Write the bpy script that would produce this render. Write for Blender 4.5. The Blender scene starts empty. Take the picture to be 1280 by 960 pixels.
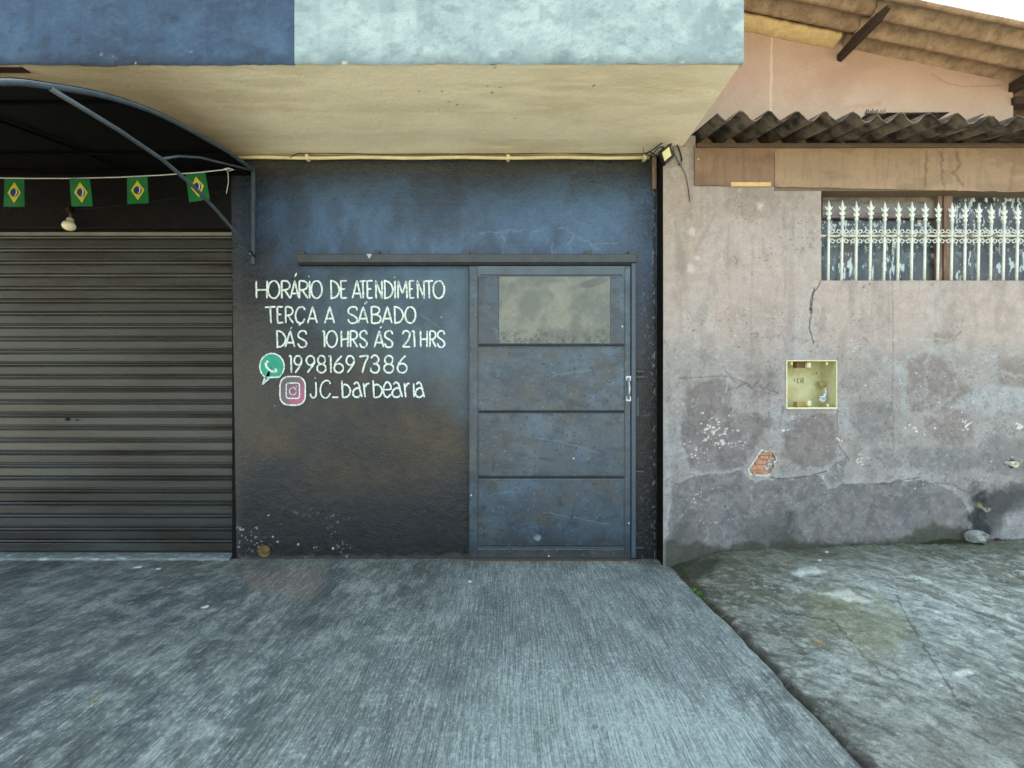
import bpy, bmesh, math, random
import numpy as np
from mathutils import Vector, Matrix
random.seed(7)
SC = bpy.context.scene
COL = SC.collection

# ------------------------------------------------------------------ camera
F = 612.0 / 1280.0                    # focal length in image widths
CH = 1.25                             # camera height
CD = 3.6                              # distance to the shop front (plane Y = 0)
cd = bpy.data.cameras.new('camera'); cam = bpy.data.objects.new('camera', cd); COL.objects.link(cam)
cam.location = (0, -CD, CH); cam.rotation_euler = (math.radians(90), 0, 0)
cd.sensor_width = 36; cd.lens = 36 * F; cd.shift_y = -6.0 / 1280.0 * -1.0
cd.clip_start = 0.05; cd.clip_end = 500
SC.camera = cam

# ------------------------------------------------------------------ light
SUN_EL, SUN_AZ = math.radians(57), math.radians(-28)      # azimuth measured from +Y (behind the buildings) towards +X
w = bpy.data.worlds.new('World'); SC.world = w; w.use_nodes = True
nt = w.node_tree; nt.nodes.clear()
out = nt.nodes.new('ShaderNodeOutputWorld'); bg = nt.nodes.new('ShaderNodeBackground')
sky = nt.nodes.new('ShaderNodeTexSky'); sky.sky_type = 'NISHITA'; sky.sun_disc = False
sky.sun_elevation = SUN_EL; sky.sun_rotation = SUN_AZ; sky.dust_density = 3.0; sky.air_density = 1.0; sky.ozone_density = 1.0
haze = nt.nodes.new('ShaderNodeMixRGB'); haze.inputs[0].default_value = 0.42
haze.inputs[2].default_value = (5.5, 6.2, 6.1, 1)           # thin bright overcast veil over the blue
nt.links.new(sky.outputs[0], haze.inputs[1]); nt.links.new(haze.outputs[0], bg.inputs[0])
bg.inputs[1].default_value = 0.12
nt.links.new(bg.outputs[0], out.inputs[0])
sd = bpy.data.lights.new('sun', 'SUN'); sd.energy = 4.6; sd.angle = math.radians(0.5); sd.color = (1, 0.92, 0.74)
sun = bpy.data.objects.new('sun', sd); COL.objects.link(sun)
sdir = Vector((math.sin(SUN_AZ) * math.cos(SUN_EL), math.cos(SUN_AZ) * math.cos(SUN_EL), math.sin(SUN_EL)))
sun.rotation_euler = (-sdir).to_track_quat('-Z', 'Y').to_euler(); sun.location = sdir * 20
SC.view_settings.view_transform = 'Standard'; SC.view_settings.look = 'None'
SC.view_settings.exposure = 2.0; SC.view_settings.gamma = 1.0

# ------------------------------------------------------------------ helpers
def S(r, g, b, k=1.0):
    f = lambda c: ((c / 255 + .055) / 1.055) ** 2.4 if c > 10 else c / 255 / 12.92
    return np.array([f(r) * k, f(g) * k, f(b) * k])
def PX(px, py, Y):                    # a point of the photograph at depth Y
    d = CD + Y
    return Vector(((px - 640) * d / 612, Y, CH + (486 - py) * d / 612))
def XZ(px, py, Y): v = PX(px, py, Y); return v.x, v.z

class MB:
    def __init__(s): s.v = []; s.f = []; s.smooth = False
    def add(s, vs, fs):
        n = len(s.v); s.v += [tuple(v) for v in vs]; s.f += [tuple(i + n for i in f) for f in fs]
    def box(s, x0, x1, y0, y1, z0, z1):
        s.add([(x0,y0,z0),(x1,y0,z0),(x1,y1,z0),(x0,y1,z0),(x0,y0,z1),(x1,y0,z1),(x1,y1,z1),(x0,y1,z1)],
              [(0,3,2,1),(4,5,6,7),(0,1,5,4),(1,2,6,5),(2,3,7,6),(3,0,4,7)])
    def bbox(s, x0, x1, y0, y1, z0, z1, b=.004, j=0.0):     # bevelled, slightly uneven box
        xs = (x0, x0+b, x1-b, x1); n = len(s.v)
        bm = bmesh.new(); bmesh.ops.create_cube(bm, size=1)
        for v in bm.verts:
            v.co = Vector(((x0+x1)/2 + v.co.x*(x1-x0) + random.uniform(-j,j), (y0+y1)/2 + v.co.y*(y1-y0) + random.uniform(-j,j), (z0+z1)/2 + v.co.z*(z1-z0) + random.uniform(-j,j)))
        bmesh.ops.bevel(bm, geom=bm.edges[:], offset=b, segments=1, affect='EDGES')
        bm.verts.index_update()
        s.add([v.co for v in bm.verts], [[v.index for v in f.verts] for f in bm.faces]); bm.free()
    def prism(s, pts, y0, y1):          # outline in XZ pushed along Y (y0 is the front)
        n = len(pts); a = sum(pts[i][0]*pts[(i+1)%n][1]-pts[(i+1)%n][0]*pts[i][1] for i in range(n))
        if a < 0: pts = pts[::-1]
        s.add([(x,y0,z) for x,z in pts]+[(x,y1,z) for x,z in pts],
              [tuple(range(n)), tuple(range(2*n-1,n-1,-1))]+[(i,i+n,(i+1)%n+n,(i+1)%n) for i in range(n)])
    def tube(s, pts, r, n=8, cap=True, flat=None):
        pts = [Vector(p) for p in pts]; m = len(pts); rs = r if isinstance(r, (list, tuple)) else [r]*m
        up = None; rings = []
        for i, p in enumerate(pts):
            t = (pts[min(i+1,m-1)] - pts[max(i-1,0)]).normalized()
            if up is None: up = t.orthogonal().normalized()
            up = (up - t*up.dot(t)).normalized(); sd_ = t.cross(up)
            rings.append([p + (up*math.cos(2*math.pi*k/n) + sd_*math.sin(2*math.pi*k/n))*rs[i] for k in range(n)])
        vs = [v for rr in rings for v in rr]; fs = []
        for i in range(m-1):
            for k in range(n):
                a, b = i*n+k, i*n+(k+1)%n; fs.append((a, b, b+n, a+n))
        if cap: fs += [tuple(range(n-1,-1,-1)), tuple(range((m-1)*n, m*n))]
        s.add(vs, fs)
    def lathe(s, prof, c, axis=(0,0,1), n=16):
        q = Vector((0,0,1)).rotation_difference(Vector(axis)); c = Vector(c); vs = []; fs = []
        for r, h in prof:
            for k in range(n): vs.append(c + q @ Vector((r*math.cos(2*math.pi*k/n), r*math.sin(2*math.pi*k/n), h)))
        for i in range(len(prof)-1):
            for k in range(n):
                a, b = i*n+k, i*n+(k+1)%n; fs.append((a, b, b+n, a+n))
        s.add(vs, fs)
    def sweep(s, prof, rx):             # closed (y,z) profile along X between rx
        n = len(prof); x0, x1 = rx
        s.add([(x0,y,z) for y,z in prof]+[(x1,y,z) for y,z in prof],
              [(i,(i+1)%n,(i+1)%n+n,i+n) for i in range(n)]+[tuple(range(n-1,-1,-1)), tuple(range(n,2*n))])

def root_loc(o):
    while o.parent: o = o.parent
    return Vector(o.location)
def link(name, me, parent=None, loc=(0,0,0)):
    o = bpy.data.objects.new(name, me); COL.objects.link(o); o.location = loc
    if parent: o.parent = parent
    return o
def part(name, mb, mat, parent=None, smooth=False, loc=None, fix=True):
    me = bpy.data.meshes.new(name); off = Vector((0,0,0))
    if parent: off = root_loc(parent)
    vs = [tuple(Vector(v) - off) for v in mb.v]
    me.from_pydata(vs, [], mb.f)
    if fix:
        bm = bmesh.new(); bm.from_mesh(me); bmesh.ops.recalc_face_normals(bm, faces=bm.faces); bm.to_mesh(me); bm.free()
    if smooth: me.polygons.foreach_set('use_smooth', [True]*len(me.polygons))
    me.materials.append(mat); me.update()
    return link(name, me, parent)
def tag(o, label=None, cat=None, group=None, kind=None):
    for k, v in (('label',label),('category',cat),('group',group),('kind',kind)):
        if v: o[k] = v
    return o
def thing(name, loc, label, cat, group=None):
    o = bpy.data.objects.new(name, None); COL.objects.link(o); o.location = loc; o.empty_display_size = .1
    return tag(o, label, cat, group)
def copy_tree(o, parent=None):
    c = o.copy(); COL.objects.link(c); c.parent = parent
    for ch in list(o.children): copy_tree(ch, c)
    return c

# ---- numpy noise and masks (for paint, stains, plaster layers; on the front wall also painted reflections)
def vnoise(x, y, seed=0):
    xi = np.floor(x).astype(np.int64); yi = np.floor(y).astype(np.int64); xf = x - xi; yf = y - yi
    u = xf*xf*(3-2*xf); v = yf*yf*(3-2*yf)
    def h(a, b):
        n = (a*374761393 + b*668265263 + seed*1442695041) & 0xffffffff
        n = ((n ^ (n >> 13)) * 1274126177) & 0xffffffff
        return ((n ^ (n >> 16)) & 0xffff) / 65535.0
    return (h(xi,yi)*(1-u)+h(xi+1,yi)*u)*(1-v) + (h(xi,yi+1)*(1-u)+h(xi+1,yi+1)*u)*v
def fbm(x, y, f, o=4, seed=0, sx=1, sy=1):
    t = 0; a = .5; n = 0
    for i in range(o):
        t = t + a*vnoise(x*f*sx + i*17.3, y*f*sy + i*9.1, seed+i); n += a; a *= .55; f *= 2.05
    return t/n
def sst(a, b, x): t = np.clip((x-a)/(b-a), 0, 1); return t*t*(3-2*t)
def dist_line(px, py, pts):
    d = np.full(px.shape, 1e9)
    for (x0,y0),(x1,y1) in zip(pts[:-1], pts[1:]):
        dx, dy = x1-x0, y1-y0; L = dx*dx+dy*dy+1e-9
        t = np.clip(((px-x0)*dx+(py-y0)*dy)/L, 0, 1)
        d = np.minimum(d, np.hypot(px-x0-t*dx, py-y0-t*dy))
    return d
def sdf_poly(px, py, pts):
    pts = list(pts); d = dist_line(px, py, pts+[pts[0]]); ins = np.zeros(px.shape, bool); n = len(pts)
    for i in range(n):
        x0,y0 = pts[i]; x1,y1 = pts[(i+1)%n]
        if y0 == y1: continue
        c = ((y0 > py) != (y1 > py)) & (px < (x1-x0)*(py-y0)/(y1-y0)+x0); ins ^= c
    return np.where(ins, -d, d)
def mpoly(px, py, pts, soft=3, rag=4, seed=1, fr=.12):
    s = sdf_poly(px, py, pts) + (fbm(px, py, fr, 4, seed)-.5)*2*rag
    return 1 - sst(-soft/2, soft/2, s)
def mline(px, py, pts, w=1.2, soft=1, rag=0.5, seed=3):
    d = dist_line(px + (fbm(px,py,.2,2,seed)-.5)*rag*4, py + (fbm(px,py,.2,2,seed+9)-.5)*rag*4, pts)
    return 1 - sst(w-soft/2, w+soft/2, d)
def mix(c, col, m): return c*(1-m[...,None]) + np.asarray(col)*m[...,None]
def zz(pts, ox, oy, sc): return [(ox+a/sc, oy+b/sc) for a, b in pts]

def grid(name, X, Y, Z, colr, mat, parent=None, holes=None, kind=None, smooth=True):
    """X,Y,Z arrays (ny,nx); colr (ny,nx,3) linear colour; holes (ny-1,nx-1) True = no face"""
    ny, nx = X.shape; off = root_loc(parent) if parent else Vector((0,0,0))
    co = np.stack([X-off.x, Y-off.y, Z-off.z], -1).reshape(-1,3)
    idx = np.arange(ny*nx).reshape(ny,nx)
    q = np.stack([idx[:-1,:-1], idx[:-1,1:], idx[1:,1:], idx[1:,:-1]], -1)
    q = q[~holes] if holes is not None else q.reshape(-1,4)
    me = bpy.data.meshes.new(name); me.vertices.add(len(co)); me.vertices.foreach_set('co', co.ravel())
    me.loops.add(q.size); me.loops.foreach_set('vertex_index', q.ravel().astype(np.int32))
    me.polygons.add(len(q)); me.polygons.foreach_set('loop_start', np.arange(0, q.size, 4, dtype=np.int32))
    me.update(calc_edges=True)
    if smooth: me.polygons.foreach_set('use_smooth', np.ones(len(q), bool))
    ca = me.color_attributes.new('Tint', 'FLOAT_COLOR', 'POINT')
    c4 = np.concatenate([np.clip(colr,0,1).reshape(-1,3), np.ones((ny*nx,1))], -1)
    ca.data.foreach_set('color', c4.ravel()); me.materials.append(mat)
    return link(name, me, parent)

# ------------------------------------------------------------------ materials
def M(name, col=(.5,.5,.5), rough=.75, var=.25, scale=6, bump=.25, bscale=90, metal=0, attr=False, st=(1,1,1), ior=1.5,
      col2=None, c2=(.5,.62), c2scale=4, rvar=.1, bst=(1,1,1), fine=.18, fscale=160, dist=.004, coat=0, sub=0):
    m = bpy.data.materials.new(name); m.use_nodes = True; n = m.node_tree.nodes; L = m.node_tree.links; b = n['Principled BSDF']
    geo = n.new('ShaderNodeNewGeometry')
    def mapping(s):
        mp = n.new('ShaderNodeMapping'); mp.inputs['Scale'].default_value = s; L.new(geo.outputs['Position'], mp.inputs[0]); return mp
    def noise(s, det, stv, rgh=.6):
        t = n.new('ShaderNodeTexNoise'); t.inputs['Scale'].default_value = s; t.inputs['Detail'].default_value = det; t.inputs['Roughness'].default_value = rgh
        L.new(mapping(stv).outputs[0], t.inputs[0]); return t
    if attr:
        a = n.new('ShaderNodeAttribute'); a.attribute_name = 'Tint'; src = a.outputs['Color']
    else:
        r = n.new('ShaderNodeRGB'); r.outputs[0].default_value = (*col, 1); src = r.outputs[0]
    if col2 is not None:
        t = noise(c2scale, 6, st); rp = n.new('ShaderNodeValToRGB'); rp.color_ramp.elements[0].position = c2[0]; rp.color_ramp.elements[1].position = c2[1]
        L.new(t.outputs[0], rp.inputs[0]); mx = n.new('ShaderNodeMixRGB'); mx.inputs[2].default_value = (*col2, 1)
        L.new(rp.outputs[0], mx.inputs[0]); L.new(src, mx.inputs[1]); src = mx.outputs[0]
    for sc_, amt, det, stv in ((scale, var, 6, st), (fscale, fine, 3, bst)):
        if amt <= 0: continue
        t = noise(sc_, det, stv); mr = n.new('ShaderNodeMapRange'); mr.inputs[1].default_value = .25; mr.inputs[2].default_value = .75
        mr.inputs[3].default_value = 1-amt; mr.inputs[4].default_value = 1+amt; L.new(t.outputs[0], mr.inputs[0])
        vm = n.new('ShaderNodeVectorMath'); vm.operation = 'SCALE'; L.new(src, vm.inputs[0]); L.new(mr.outputs[0], vm.inputs['Scale']); src = vm.outputs[0]
    L.new(src, b.inputs['Base Color'])
    t = noise(scale*2.3, 4, st); mr = n.new('ShaderNodeMapRange'); mr.inputs[1].default_value = .3; mr.inputs[2].default_value = .7
    mr.inputs[3].default_value = max(.02, rough-rvar); mr.inputs[4].default_value = min(1, rough+rvar); L.new(t.outputs[0], mr.inputs[0]); L.new(mr.outputs[0], b.inputs['Roughness'])
    b.inputs['Metallic'].default_value = metal; b.inputs['IOR'].default_value = ior
    if coat: b.inputs['Coat Weight'].default_value = coat; b.inputs['Coat Roughness'].default_value = .3
    if bump > 0:
        t1 = noise(bscale, 5, bst, .65); t2 = noise(bscale/7, 4, bst); ad = n.new('ShaderNodeMath'); ad.operation = 'MULTIPLY_ADD'
        L.new(t2.outputs[0], ad.inputs[0]); ad.inputs[1].default_value = 1.6; L.new(t1.outputs[0], ad.inputs[2])
        bp = n.new('ShaderNodeBump'); bp.inputs['Strength'].default_value = bump; bp.inputs['Distance'].default_value = dist
        L.new(ad.outputs[0], bp.inputs['Height']); L.new(bp.outputs[0], b.inputs['Normal'])
    return m
def C(r, g, b, k=1.0): return tuple(S(r, g, b, k))

m_house   = M('weathered_plaster', attr=True, rough=.9, var=.13, scale=14, bump=.7, bscale=90, dist=.005, fine=.16, fscale=110)
m_front   = M('dark_gloss_paint', attr=True, rough=.33, rvar=.09, var=.16, scale=12, bump=.8, bscale=110, dist=.005, ior=1.52, fine=.22, fscale=120)
m_soffit  = M('cream_painted_soffit', C(240,220,182), rough=.85, var=.06, scale=2.2, bump=.35, bscale=40, col2=C(222,204,168), c2=(.42,.66), c2scale=1.6, fine=.10, dist=.008)
m_blue    = M('slate_blue_paint', C(54,82,108), rough=.85, var=.2, scale=9, bump=.5, bscale=60, col2=C(40,54,72), c2=(.44,.74), c2scale=8, st=(.5,1,1.2), fine=.2)
m_aqua    = M('pale_aqua_paint', C(146,168,170), rough=.85, var=.12, scale=9, bump=.5, bscale=60, col2=C(112,138,142), c2=(.46,.74), c2scale=11.0, st=(.5,1,1.2), fine=.16)
m_black   = M('black_sooty_paint', C(10,10,8), rough=.75, ior=1.3, var=.35, scale=8, bump=.4, bscale=90)

m_slat    = M('grey_shutter_steel', C(60,63,60), rough=.36, var=.22, scale=2.2, bump=.12, bscale=160, col2=C(42,39,34), c2=(.42,.66), c2scale=3.0, st=(.35,1,2.2), metal=.1, fine=.22, bst=(.2,1,1.4))
m_awning  = M('black_canopy_fabric', C(5,5,5), rough=.9, ior=1.2, var=.2, scale=6, bump=.15, bscale=120)
m_tube    = M('grey_blue_painted_tube', C(66,78,86), rough=.45, var=.25, scale=14, bump=.12, bscale=160, col2=C(92,84,74), c2=(.62,.7), c2scale=18)
m_door    = M('blue_grey_door_steel', C(54,72,84), rough=.42, rvar=.12, var=.16, scale=4, bump=.12, bscale=120, col2=C(46,54,62), c2=(.48,.68), c2scale=5.5, ior=1.7, fine=.12, st=(1,1,.7))
m_rail    = M('door_track_steel', C(60,66,70), rough=.5, var=.25, scale=12, bump=.15, bscale=150, col2=C(84,72,60), c2=(.6,.72), c2scale=15)
m_groove  = M('groove_shadow_paint', C(20,23,27), rough=.7, var=.2, bump=.1)
m_pane    = M('clouded_pane', C(122,130,116), rough=.35, var=.14, scale=6, bump=.06, bscale=90, col2=C(96,104,94), c2=(.5,.68), c2scale=7, ior=1.6)
m_steel   = M('worn_bright_steel', C(170,176,176), rough=.35, var=.2, scale=40, bump=.05, metal=.7)
m_white   = M('white_lettering_paint', C(216,232,226), rough=.6, var=.14, scale=60, bump=.3, bscale=120, col2=C(140,160,158), c2=(.52,.66), c2scale=55)
m_teal    = M('teal_logo_paint', C(34,156,130), rough=.55, var=.18, scale=50, bump=.2, bscale=160)
m_conduit = M('cream_pvc_conduit', C(214,202,156), rough=.5, var=.14, scale=9, bump=.08)
m_cable   = M('black_cable', C(26,25,25), rough=.55, var=.2, bump=0)
m_beam    = M('brown_painted_beam', attr=True, rough=.7, var=.14, scale=6, bump=.3, bscale=70, st=(.5,1,1.4))
m_beamc   = M('beam_side_paint', C(104,88,70), rough=.8)
m_plate   = M('old_plate_timber', C(88,70,54), rough=.85, var=.3, scale=12, bump=.5, st=(.4,3,3))
m_gable   = M('pink_beige_plaster', attr=True, rough=.9, var=.07, scale=5, bump=.4, bscale=80)
m_fibro   = M('stained_fibre_cement', C(166,140,114), rough=.88, var=.28, scale=9, bump=.5, bscale=110, col2=C(118,94,70), c2=(.42,.74), c2scale=16, fine=.2, dist=.005)
m_fibrod  = M('blackened_fibre_cement', C(120,108,94), rough=.9, var=.35, scale=12, bump=.6, bscale=110, col2=C(50,44,38), c2=(.42,.62), c2scale=9, fine=.25, dist=.006)
m_mortar  = M('glow_tinted_mortar', C(206,176,126), rough=.9, var=.2, scale=20, bump=.5, bscale=90)  # ochre on the verge is bounced eave light put into the colour
m_wood    = M('dark_rotten_wood', C(62,46,38), rough=.9, var=.35, scale=14, bump=.6, bscale=60, st=(6,1,6), bst=(4,.6,4))
m_post    = M('brown_window_post', C(120,98,82), rough=.8, var=.3, scale=9, bump=.4, st=(5,5,.6), col2=C(150,128,108), c2=(.55,.64), c2scale=14)
m_iron    = M('mint_white_iron_paint', C(214,220,210), rough=.5, var=.12, scale=40, bump=.15, bscale=120, col2=C(150,140,112), c2=(.62,.72), c2scale=30)
m_ironr   = M('rusting_rail_paint', C(196,190,166), rough=.6, var=.15, scale=40, bump=.2, col2=C(120,84,58), c2=(.5,.62), c2scale=35)
m_meter   = M('yellowed_plastic', C(202,200,158), rough=.55, var=.12, scale=12, bump=.1, bscale=60, col2=C(176,168,118), c2=(.5,.7), c2scale=7)
m_meterp  = M('pale_yellow_plastic', C(210,208,172), rough=.5, var=.08, scale=30, bump=.05)
m_ochre   = M('ochre_tab', C(164,148,92), rough=.6, var=.15, bump=.1)
m_brick   = M('exposed_red_brick', C(188,142,118), rough=.95, var=.25, scale=50, bump=.8, bscale=140, col2=C(150,92,64), c2=(.5,.65), c2scale=40)
m_flag    = M('green_flag_cloth', C(16,106,52), rough=.65, var=.15, scale=25, bump=.1)
m_yel     = M('yellow_flag_print', C(206,196,44), rough=.65, var=.08, bump=0)
m_navy    = M('blue_flag_print', C(24,54,120), rough=.65, var=.15, bump=0)
m_cord    = M('white_cord', C(215,215,210), rough=.8, var=.15, scale=60, bump=0)
m_bulb    = M('opal_bulb', C(236,226,196), rough=.3, var=.05, bump=0)
m_socket  = M('brown_lamp_holder', C(96,74,48), rough=.6, var=.2, bump=0)
m_slab    = M('brushed_concrete', attr=True)
m_rough   = M('rough_concrete', attr=True, rough=.92, var=.25, scale=16, bump=1.0, bscale=85, dist=.008, fine=.32, fscale=110)
m_asphalt = M('pale_bounce_asphalt', C(164,158,140), rough=.95, var=.2, bump=.5, bscale=60)  # unseen street kept pale so its sunlit surface brightens the soffit
m_sill    = M('chipped_sill_concrete', C(118,128,128), rough=.9, var=.25, scale=12, bump=.7, col2=C(170,184,180), c2=(.54,.62), c2scale=26, st=(.5,1,2))
m_bwall   = M('upper_floor_plaster', C(150,150,145), rough=.9)
m_green   = M('weed_leaf', C(74,128,40), rough=.6, var=.3, scale=40, bump=0)
m_grit    = M('dark_grit', C(70,66,56), rough=.95, var=.4, scale=60, bump=0)
m_moss    = M('dark_moss', C(60,66,36), rough=.95, var=.4, scale=40, bump=.5)
m_stone   = M('grey_rubble', C(150,154,150), rough=.95, var=.3, scale=25, bump=.8, bscale=60, col2=C(86,90,86), c2=(.5,.6), c2scale=18)
m_leaf    = M('dry_leaf', C(150,128,88), rough=.8, var=.25, bump=0)
m_chip    = M('white_chip', C(176,184,180), rough=.8, var=.15, bump=0)
m_glassb  = M('painted_over_glass', attr=True, rough=.30, rvar=.12, var=.2, scale=12, bump=.15, bscale=60, ior=1.6)
m_lens    = M('floodlight_lens', C(216,210,160), rough=.35, var=.12, scale=50, bump=0)
m_foil    = M('crumpled_foil', C(215,220,228), rough=.3, var=.3, scale=60, bump=.6, bscale=90, metal=.4)
m_redrag  = M('red_scrap', C(96,34,40), rough=.8, var=.2, bump=0)

# each slat its own wear
nt_ = m_slat.node_tree; oi = nt_.nodes.new('ShaderNodeObjectInfo'); mr_ = nt_.nodes.new('ShaderNodeMapRange'); mr_.inputs[3].default_value = .78; mr_.inputs[4].default_value = 1.22
vm_ = nt_.nodes.new('ShaderNodeVectorMath'); vm_.operation = 'SCALE'; bs_ = nt_.nodes['Principled BSDF'].inputs['Base Color']; src_ = bs_.links[0].from_socket
nt_.links.new(oi.outputs['Random'], mr_.inputs[0]); nt_.links.new(src_, vm_.inputs[0]); nt_.links.new(mr_.outputs[0], vm_.inputs['Scale']); nt_.links.new(vm_.outputs[0], bs_)
# brushed slab: fine grooves running towards the street
def brushed(m):
    n = m.node_tree.nodes; L = m.node_tree.links; n.clear()
    o = n.new('ShaderNodeOutputMaterial'); b = n.new('ShaderNodeBsdfPrincipled'); L.new(b.outputs[0], o.inputs[0])
    geo = n.new('ShaderNodeNewGeometry'); a = n.new('ShaderNodeAttribute'); a.attribute_name = 'Tint'
    wob = n.new('ShaderNodeTexNoise'); wob.inputs['Scale'].default_value = 1.1; wob.inputs['Detail'].default_value = 2; L.new(geo.outputs['Position'], wob.inputs[0])
    wm = n.new('ShaderNodeVectorMath'); wm.operation = 'MULTIPLY_ADD'; L.new(wob.outputs['Color'], wm.inputs[0]); wm.inputs[1].default_value = (.05,0,0); L.new(geo.outputs['Position'], wm.inputs[2])
    def noi(st, sc, det, rg=.6):
        mp = n.new('ShaderNodeMapping'); mp.inputs['Scale'].default_value = st; L.new(wm.outputs[0], mp.inputs[0])
        t = n.new('ShaderNodeTexNoise'); t.inputs['Scale'].default_value = sc; t.inputs['Detail'].default_value = det; t.inputs['Roughness'].default_value = rg
        L.new(mp.outputs[0], t.inputs[0]); return t.outputs[0]
    groove = noi((1,.03,1), 150, 4, .8)
    broad = noi((1,.12,1), 26, 5, .7)
    speck = noi((1,.55,1), 130, 5, .85)
    big = noi((1,.6,1), 2.4, 6, .6)
    def rng(x, a0, a1, b0, b1):
        r = n.new('ShaderNodeMapRange'); r.inputs[1].default_value = a0; r.inputs[2].default_value = a1; r.inputs[3].default_value = b0; r.inputs[4].default_value = b1; L.new(x, r.inputs[0]); return r.outputs[0]
    def mul(x, y):
        r = n.new('ShaderNodeMath'); r.operation = 'MULTIPLY'; L.new(x, r.inputs[0]); L.new(y, r.inputs[1]); return r.outputs[0]
    k = mul(mul(rng(groove,.38,.62,.66,1.32), rng(broad,.3,.7,.88,1.12)), mul(rng(speck,.35,.65,.66,1.36), rng(big,.3,.7,.80,1.20)))
    vm = n.new('ShaderNodeVectorMath'); vm.operation = 'SCALE'; L.new(a.outputs['Color'], vm.inputs[0]); L.new(k, vm.inputs['Scale'])
    # worn pale crust where the ridges stand proud, more of it where the surface is paler
    fleck = noi((1,.5,1), 75, 7, .85); bw = n.new('ShaderNodeRGBToBW'); L.new(a.outputs['Color'], bw.inputs[0])
    def add(x, y):
        q = n.new('ShaderNodeMath'); q.operation = 'ADD'; L.new(x, q.inputs[0]); L.new(y, q.inputs[1]); return q.outputs[0]
    tot = add(add(fleck, rng(groove,.3,.7,-.08,.08)), add(rng(bw.outputs[0],.10,.36,-.04,.07), rng(big,.3,.7,-.04,.04)))
    cm = rng(tot,.535,.61,0,.85); dm = rng(tot,.44,.35,0,.65)
    md = n.new('ShaderNodeMixRGB'); md.inputs[2].default_value = (*C(44,56,64),1); L.new(dm, md.inputs[0]); L.new(vm.outputs[0], md.inputs[1])
    mx = n.new('ShaderNodeMixRGB'); mx.inputs[2].default_value = (*C(172,188,186),1); L.new(cm, mx.inputs[0]); L.new(md.outputs[0], mx.inputs[1]); L.new(mx.outputs[0], b.inputs['Base Color'])
    b.inputs['Roughness'].default_value = .82
    ad = n.new('ShaderNodeMath'); ad.operation = 'MULTIPLY_ADD'; L.new(groove, ad.inputs[0]); ad.inputs[1].default_value = 1.6; L.new(speck, ad.inputs[2])
    bp = n.new('ShaderNodeBump'); bp.inputs['Strength'].default_value = .8; bp.inputs['Distance'].default_value = .005; L.new(ad.outputs[0], bp.inputs['Height']); L.new(bp.outputs[0], b.inputs['Normal'])
brushed(m_slab)

# ------------------------------------------------------------------ ground
JX = 1.15
def ground_px(X, Y, Z=0):
    d = np.maximum(CD + Y, .15); return 640 + X*612/d, 486 + (CH-Z)*612/d
def jointx(Y): return 1.125 + .055*np.clip(-Y/2.2, 0, 1.2) + .006*np.sin(Y*5.1+1) + .003*np.sin(Y*17) + .008*(fbm(Y*1.0, Y*0+3.3, 9, 3, 5)-.5)*2
xs = np.linspace(-6, 0, 401)[None,:]; ys = np.concatenate([np.linspace(-5, -3.3, 12, endpoint=False), np.linspace(-3.3, .14, 300)])[:,None]
U = np.concatenate([np.linspace(0,.6,160,endpoint=False), np.linspace(.6,1,360)])[None,:]
Yg = ys + 0*U; Xg = -6 + (jointx(Yg)+6)*U
Zg = .004*(fbm(Xg, Yg, 2.2, 4, 3)-.5) + .0
edge = (jointx(Yg)-Xg); Zg -= .012*(1-sst(0,.02,edge))
px, py = ground_px(Xg, Yg)
c = np.ones(Xg.shape+(3,))*S(102,110,106)
n1 = fbm(Xg, Yg, 1.5, 5, 11); c = mix(c, S(78,90,90), sst(.42,.66,n1)*.5)
n2 = fbm(Xg, Yg, 2.2, 6, 21, 1.2, .8); c = mix(c, S(130,142,136), sst(.48,.66,n2)*.5)
for f_,sd_,cl_,a_ in ((5,23,S(70,80,80),.5),(9,24,S(140,150,142),.45),(16,25,S(66,76,78),.45),(24,26,S(150,160,152),.4)): c = mix(c, cl_, sst(.52,.66,fbm(Xg,Yg,f_,5,sd_,1.2,.8))*a_)
n5 = fbm(Xg, Yg, 7.0, 5, 27, 1.2, .6); c = mix(c, S(70,82,86), sst(.5,.72,n5)*.4)
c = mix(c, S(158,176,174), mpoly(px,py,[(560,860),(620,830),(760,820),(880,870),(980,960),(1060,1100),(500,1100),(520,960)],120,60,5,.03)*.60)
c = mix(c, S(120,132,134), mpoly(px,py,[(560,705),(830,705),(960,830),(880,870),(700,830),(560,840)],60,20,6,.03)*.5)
c = mix(c, S(124,114,102), mpoly(px,py,[(300,712),(405,708),(410,735),(385,748),(350,742),(310,735)],12,9,7,.06)*.8)
c = mix(c, S(140,142,136), mpoly(px,py,[(430,738),(455,722),(465,735),(440,746)],5,5,8,.1)*.8)
c = mix(c, S(138,140,134), mpoly(px,py,[(482,730),(498,728),(496,738),(484,738)],4,3,8,.1)*.7)
for pl, wd, a in (([(425,712),(380,780),(300,880)],12,.6), ([(500,830),(478,960)],9,.6), ([(560,840),(562,960)],5,.35), ([(700,740),(800,900)],5,.35), ([(250,740),(100,840),(-60,930)],14,.45), ([(800,760),(1010,960)],10,.4)):
    c = mix(c, S(56,68,78), mline(px,py,pl,wd,10,3)*a*sst(.3,.6,fbm(Xg,Yg,6,3,31,2,.6)))
for cx,cy,r in ((740,893,9),(805,830,8),(815,950,5),(690,900,10)):
    c = mix(c, S(110,118,108), (1-sst(r*.6,r,np.hypot(px-cx,(py-cy)*1.6)))*.5)
c = mix(c, S(58,46,46), (1-sst(3,6,np.hypot(px-743,(py-909)*1.5)))*.8)
c = mix(c, S(112,108,96), (1-sst(.015,.06,-Yg+.0))*.5*sst(.35,.6,fbm(Xg,Yg,12,3,8)))
c = mix(c, S(124,136,132), (1-sst(100,420,np.hypot((px-640)*.8,(py-960)*1.2)))*.45)
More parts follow.
